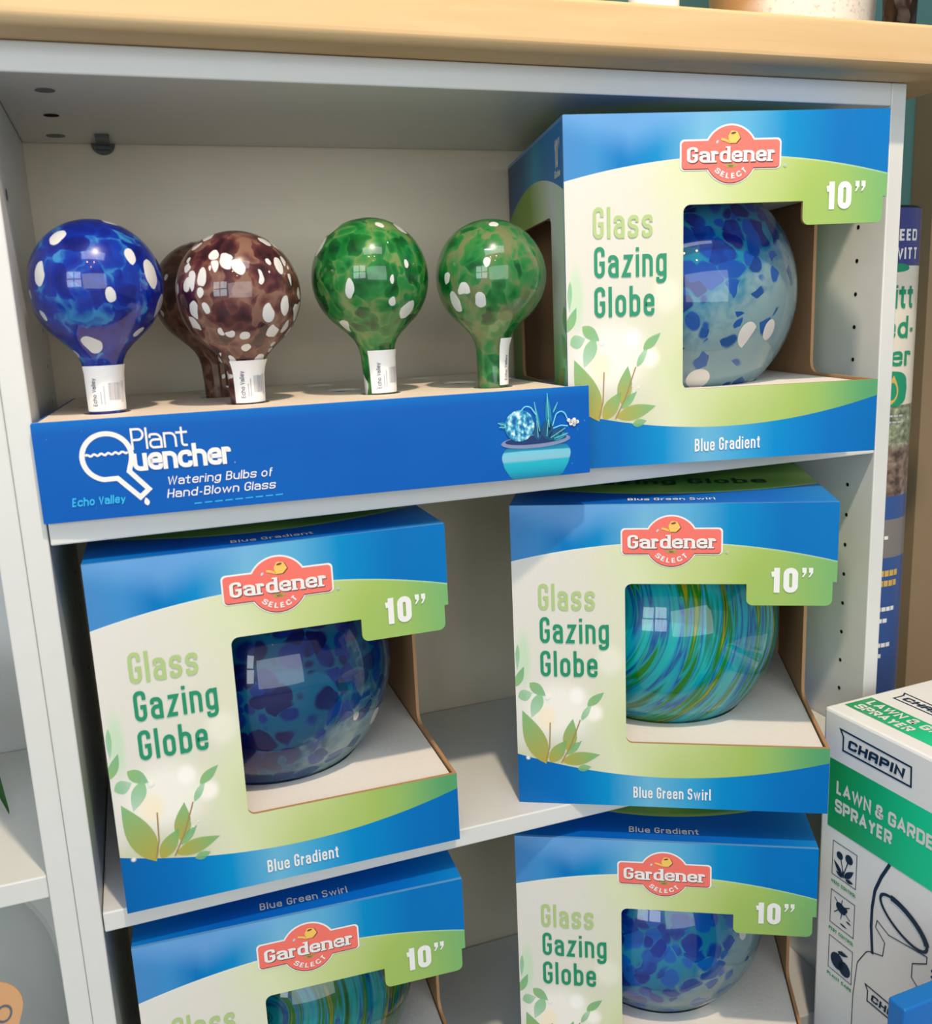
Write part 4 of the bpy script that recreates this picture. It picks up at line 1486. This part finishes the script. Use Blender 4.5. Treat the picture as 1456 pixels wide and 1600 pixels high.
rcols(y1_, 'roll_cream', -.06, .044, lambda x: .9135, lambda x: .9150 + .0115 * sqrt(max(0, 1 - ((x + .008) / .053) ** 2)))
rcols(y2_, 'gazing_word', -.012, .020, lambda x: .9225 - .004 * sqrt(max(0, 1 - ((x - .004) / .016) ** 2)), lambda x: .9225 + .005 * sqrt(max(0, 1 - ((x - .004) / .016) ** 2)))
rtext('DeWitt', 'gazing_word', XE, .880, .0270, .078, s=.19)
rtext('Weed-', 'gazing_word', XE + .004, .848, .0240, .086, s=.17)
rtext('barrier', 'gazing_word', XE, .818, .0220, .104, s=.17)
sq = lambda x: .0195 * (max(0, 1 - abs((x - .000) / .026) ** 3)) ** (1 / 3)
rcols(y2_, 'gazing_word', -.026, .026, lambda x: .793 - sq(x), lambda x: .793 + sq(x), 30)
leaf2d(mb, y3_, 'gold_ink', (.004, .776), (.006, .808), .0075)
for i, (x0_, x1_, z, m, s) in enumerate(((-.02, .022, .762, 'ink2', .0022), (-.02, .020, .755, 'ink2', .0022), (-.02, .010, .622, 'white_print', .004), (-.02, .027, .578, 'gold_ink', .007), (-.02, .026, .566, 'gold_ink', .007),
                                          (-.02, .024, .536, 'white_print', .005), (-.02, .014, .522, 'white_print', .005), (-.02, .020, .492, 'white_print', .005), (-.02, .008, .479, 'white_print', .005), (-.02, .000, .452, 'gold_ink', .006),
                                          (-.02, .008, .424, 'white_print', .003), (-.02, .018, .414, 'white_print', .003), (-.02, .020, .405, 'white_print', .003), (-.02, .004, .370, 'white_print', .003), (-.02, .014, .361, 'white_print', .003), (-.02, .008, .340, 'white_print', .003))):
    n = max(3, int((x1_ - x0_) / .006))
    for q in range(n):
        xa = x0_ + (x1_ - x0_) * q / n
        xb = xa + (x1_ - x0_) / n * .85
        mb.face([y2_(xa, z), y2_(xb, z), y2_(xb, z + s), y2_(xa, z + s)], m)
mb.build('printed_wrap', roll)

# ------------------------------------------------------------------ jar and plant in the left bookcase
JX, JY = -0.170, 0.127
jar = thing('glass_cloche', (JX, JY, S3 + .0005), 'big clear glass bell with a kraft tag in the left bookcase', 'glass bell')
mb = MB()
JR = .119
out = [(JR, .012), (JR, .05), (JR * .995, .19)] + [(JR * .995 * cos(a), .19 + .112 * sin(a)) for a in [radians(90 * i / 18) for i in range(1, 19)]]
out[-1] = (0, .302)
mb.lathe(out, 'clear', seg=64)
mb.lathe([(r - .003 if r > .003 else 0, z - (.003 if z > .05 else 0)) for r, z in out], 'clear', seg=64)
gdo = mb.build('glass_dome', jar)
mb = MB()
mb.lathe([(.012 * sin(a), .3145 - .0125 * cos(a)) for a in [pi * i / 14 for i in range(15)]], 'clear', seg=24)
mb.build('knob', gdo)
mb = MB()
mb.lathe([(0, 0), (.121, 0), (.123, .003), (.123, .009), (.121, .012), (0, .012)], 'tag', seg=64)
mb.build('base', jar)
mb = MB()
# kraft tag leaning on the front of the bell
tl = Matrix.Translation((.079, -.1150, .222)) @ Matrix.Rotation(radians(-4), 4, 'X') @ Matrix.Rotation(radians(20), 4, 'Y')
tp = fillet([(-.031, -.150, .010), (.013, -.150, .010), (.013, .052, .024), (-.031, .052, .024)], .01, 6)
mb.slab(tp, lambda x, y, q: tuple(tl @ Vector((x, q, y))), .0012, 'tag', 'tag', 'tag')
tt = lambda x, y: tuple(tl @ Vector((.0035 + y - .0035, -.0004, .034 - x)))
text(mb, 'OTI', tt, 'ink', 0, -.006, .0120, .95, .12, .22, fit=.040)
tag(mb.build('kraft_tag', jar), 'brown kraft paper tag with lettering')

pl = thing('potted_plant', (-0.134, 0.13, 0.4835 + .0004), 'white potted plant with dark leaves at the left edge, on the left bookcase shelf', 'plant')
mb = MB()
mb.lathe([(0, 0), (.034, 0), (.044, .075), (.046, .078), (.042, .078), (.036, .06), (0, .06)], 'paper')
mb.build('pot', pl)
for i, (az, ln, dp) in enumerate(((-25, .060, -.055), (-70, .07, -.06), (-120, .07, .02), (20, .055, .03), (80, .07, .05), (150, .08, .0), (200, .07, .03), (-50, .05, .05))):
    mb = MB()
    a = radians(az)
    d = Vector((cos(a), sin(a), 0))
    nn = Vector((-sin(a), cos(a), 0))
    pts = []
    for q in range(9):
        tq = q / 8
        c = Vector((0, 0, .062)) + d * (.01 + ln * tq) + Vector((0, 0, .045 * sin(pi * tq) + dp * tq * tq))
        ww = .015 * sin(pi * min(1, tq * .95 + .05)) + .001
        pts.append((c - nn * ww + Vector((0, 0, .004)), c, c + nn * ww + Vector((0, 0, .004))))
    for q in range(8):
        for s in (0, 1):
            mb.face([pts[q][s], pts[q + 1][s], pts[q + 1][s + 1], pts[q][s + 1]], 'leafgreen', smooth=True)
    mb.build('leaf', pl)
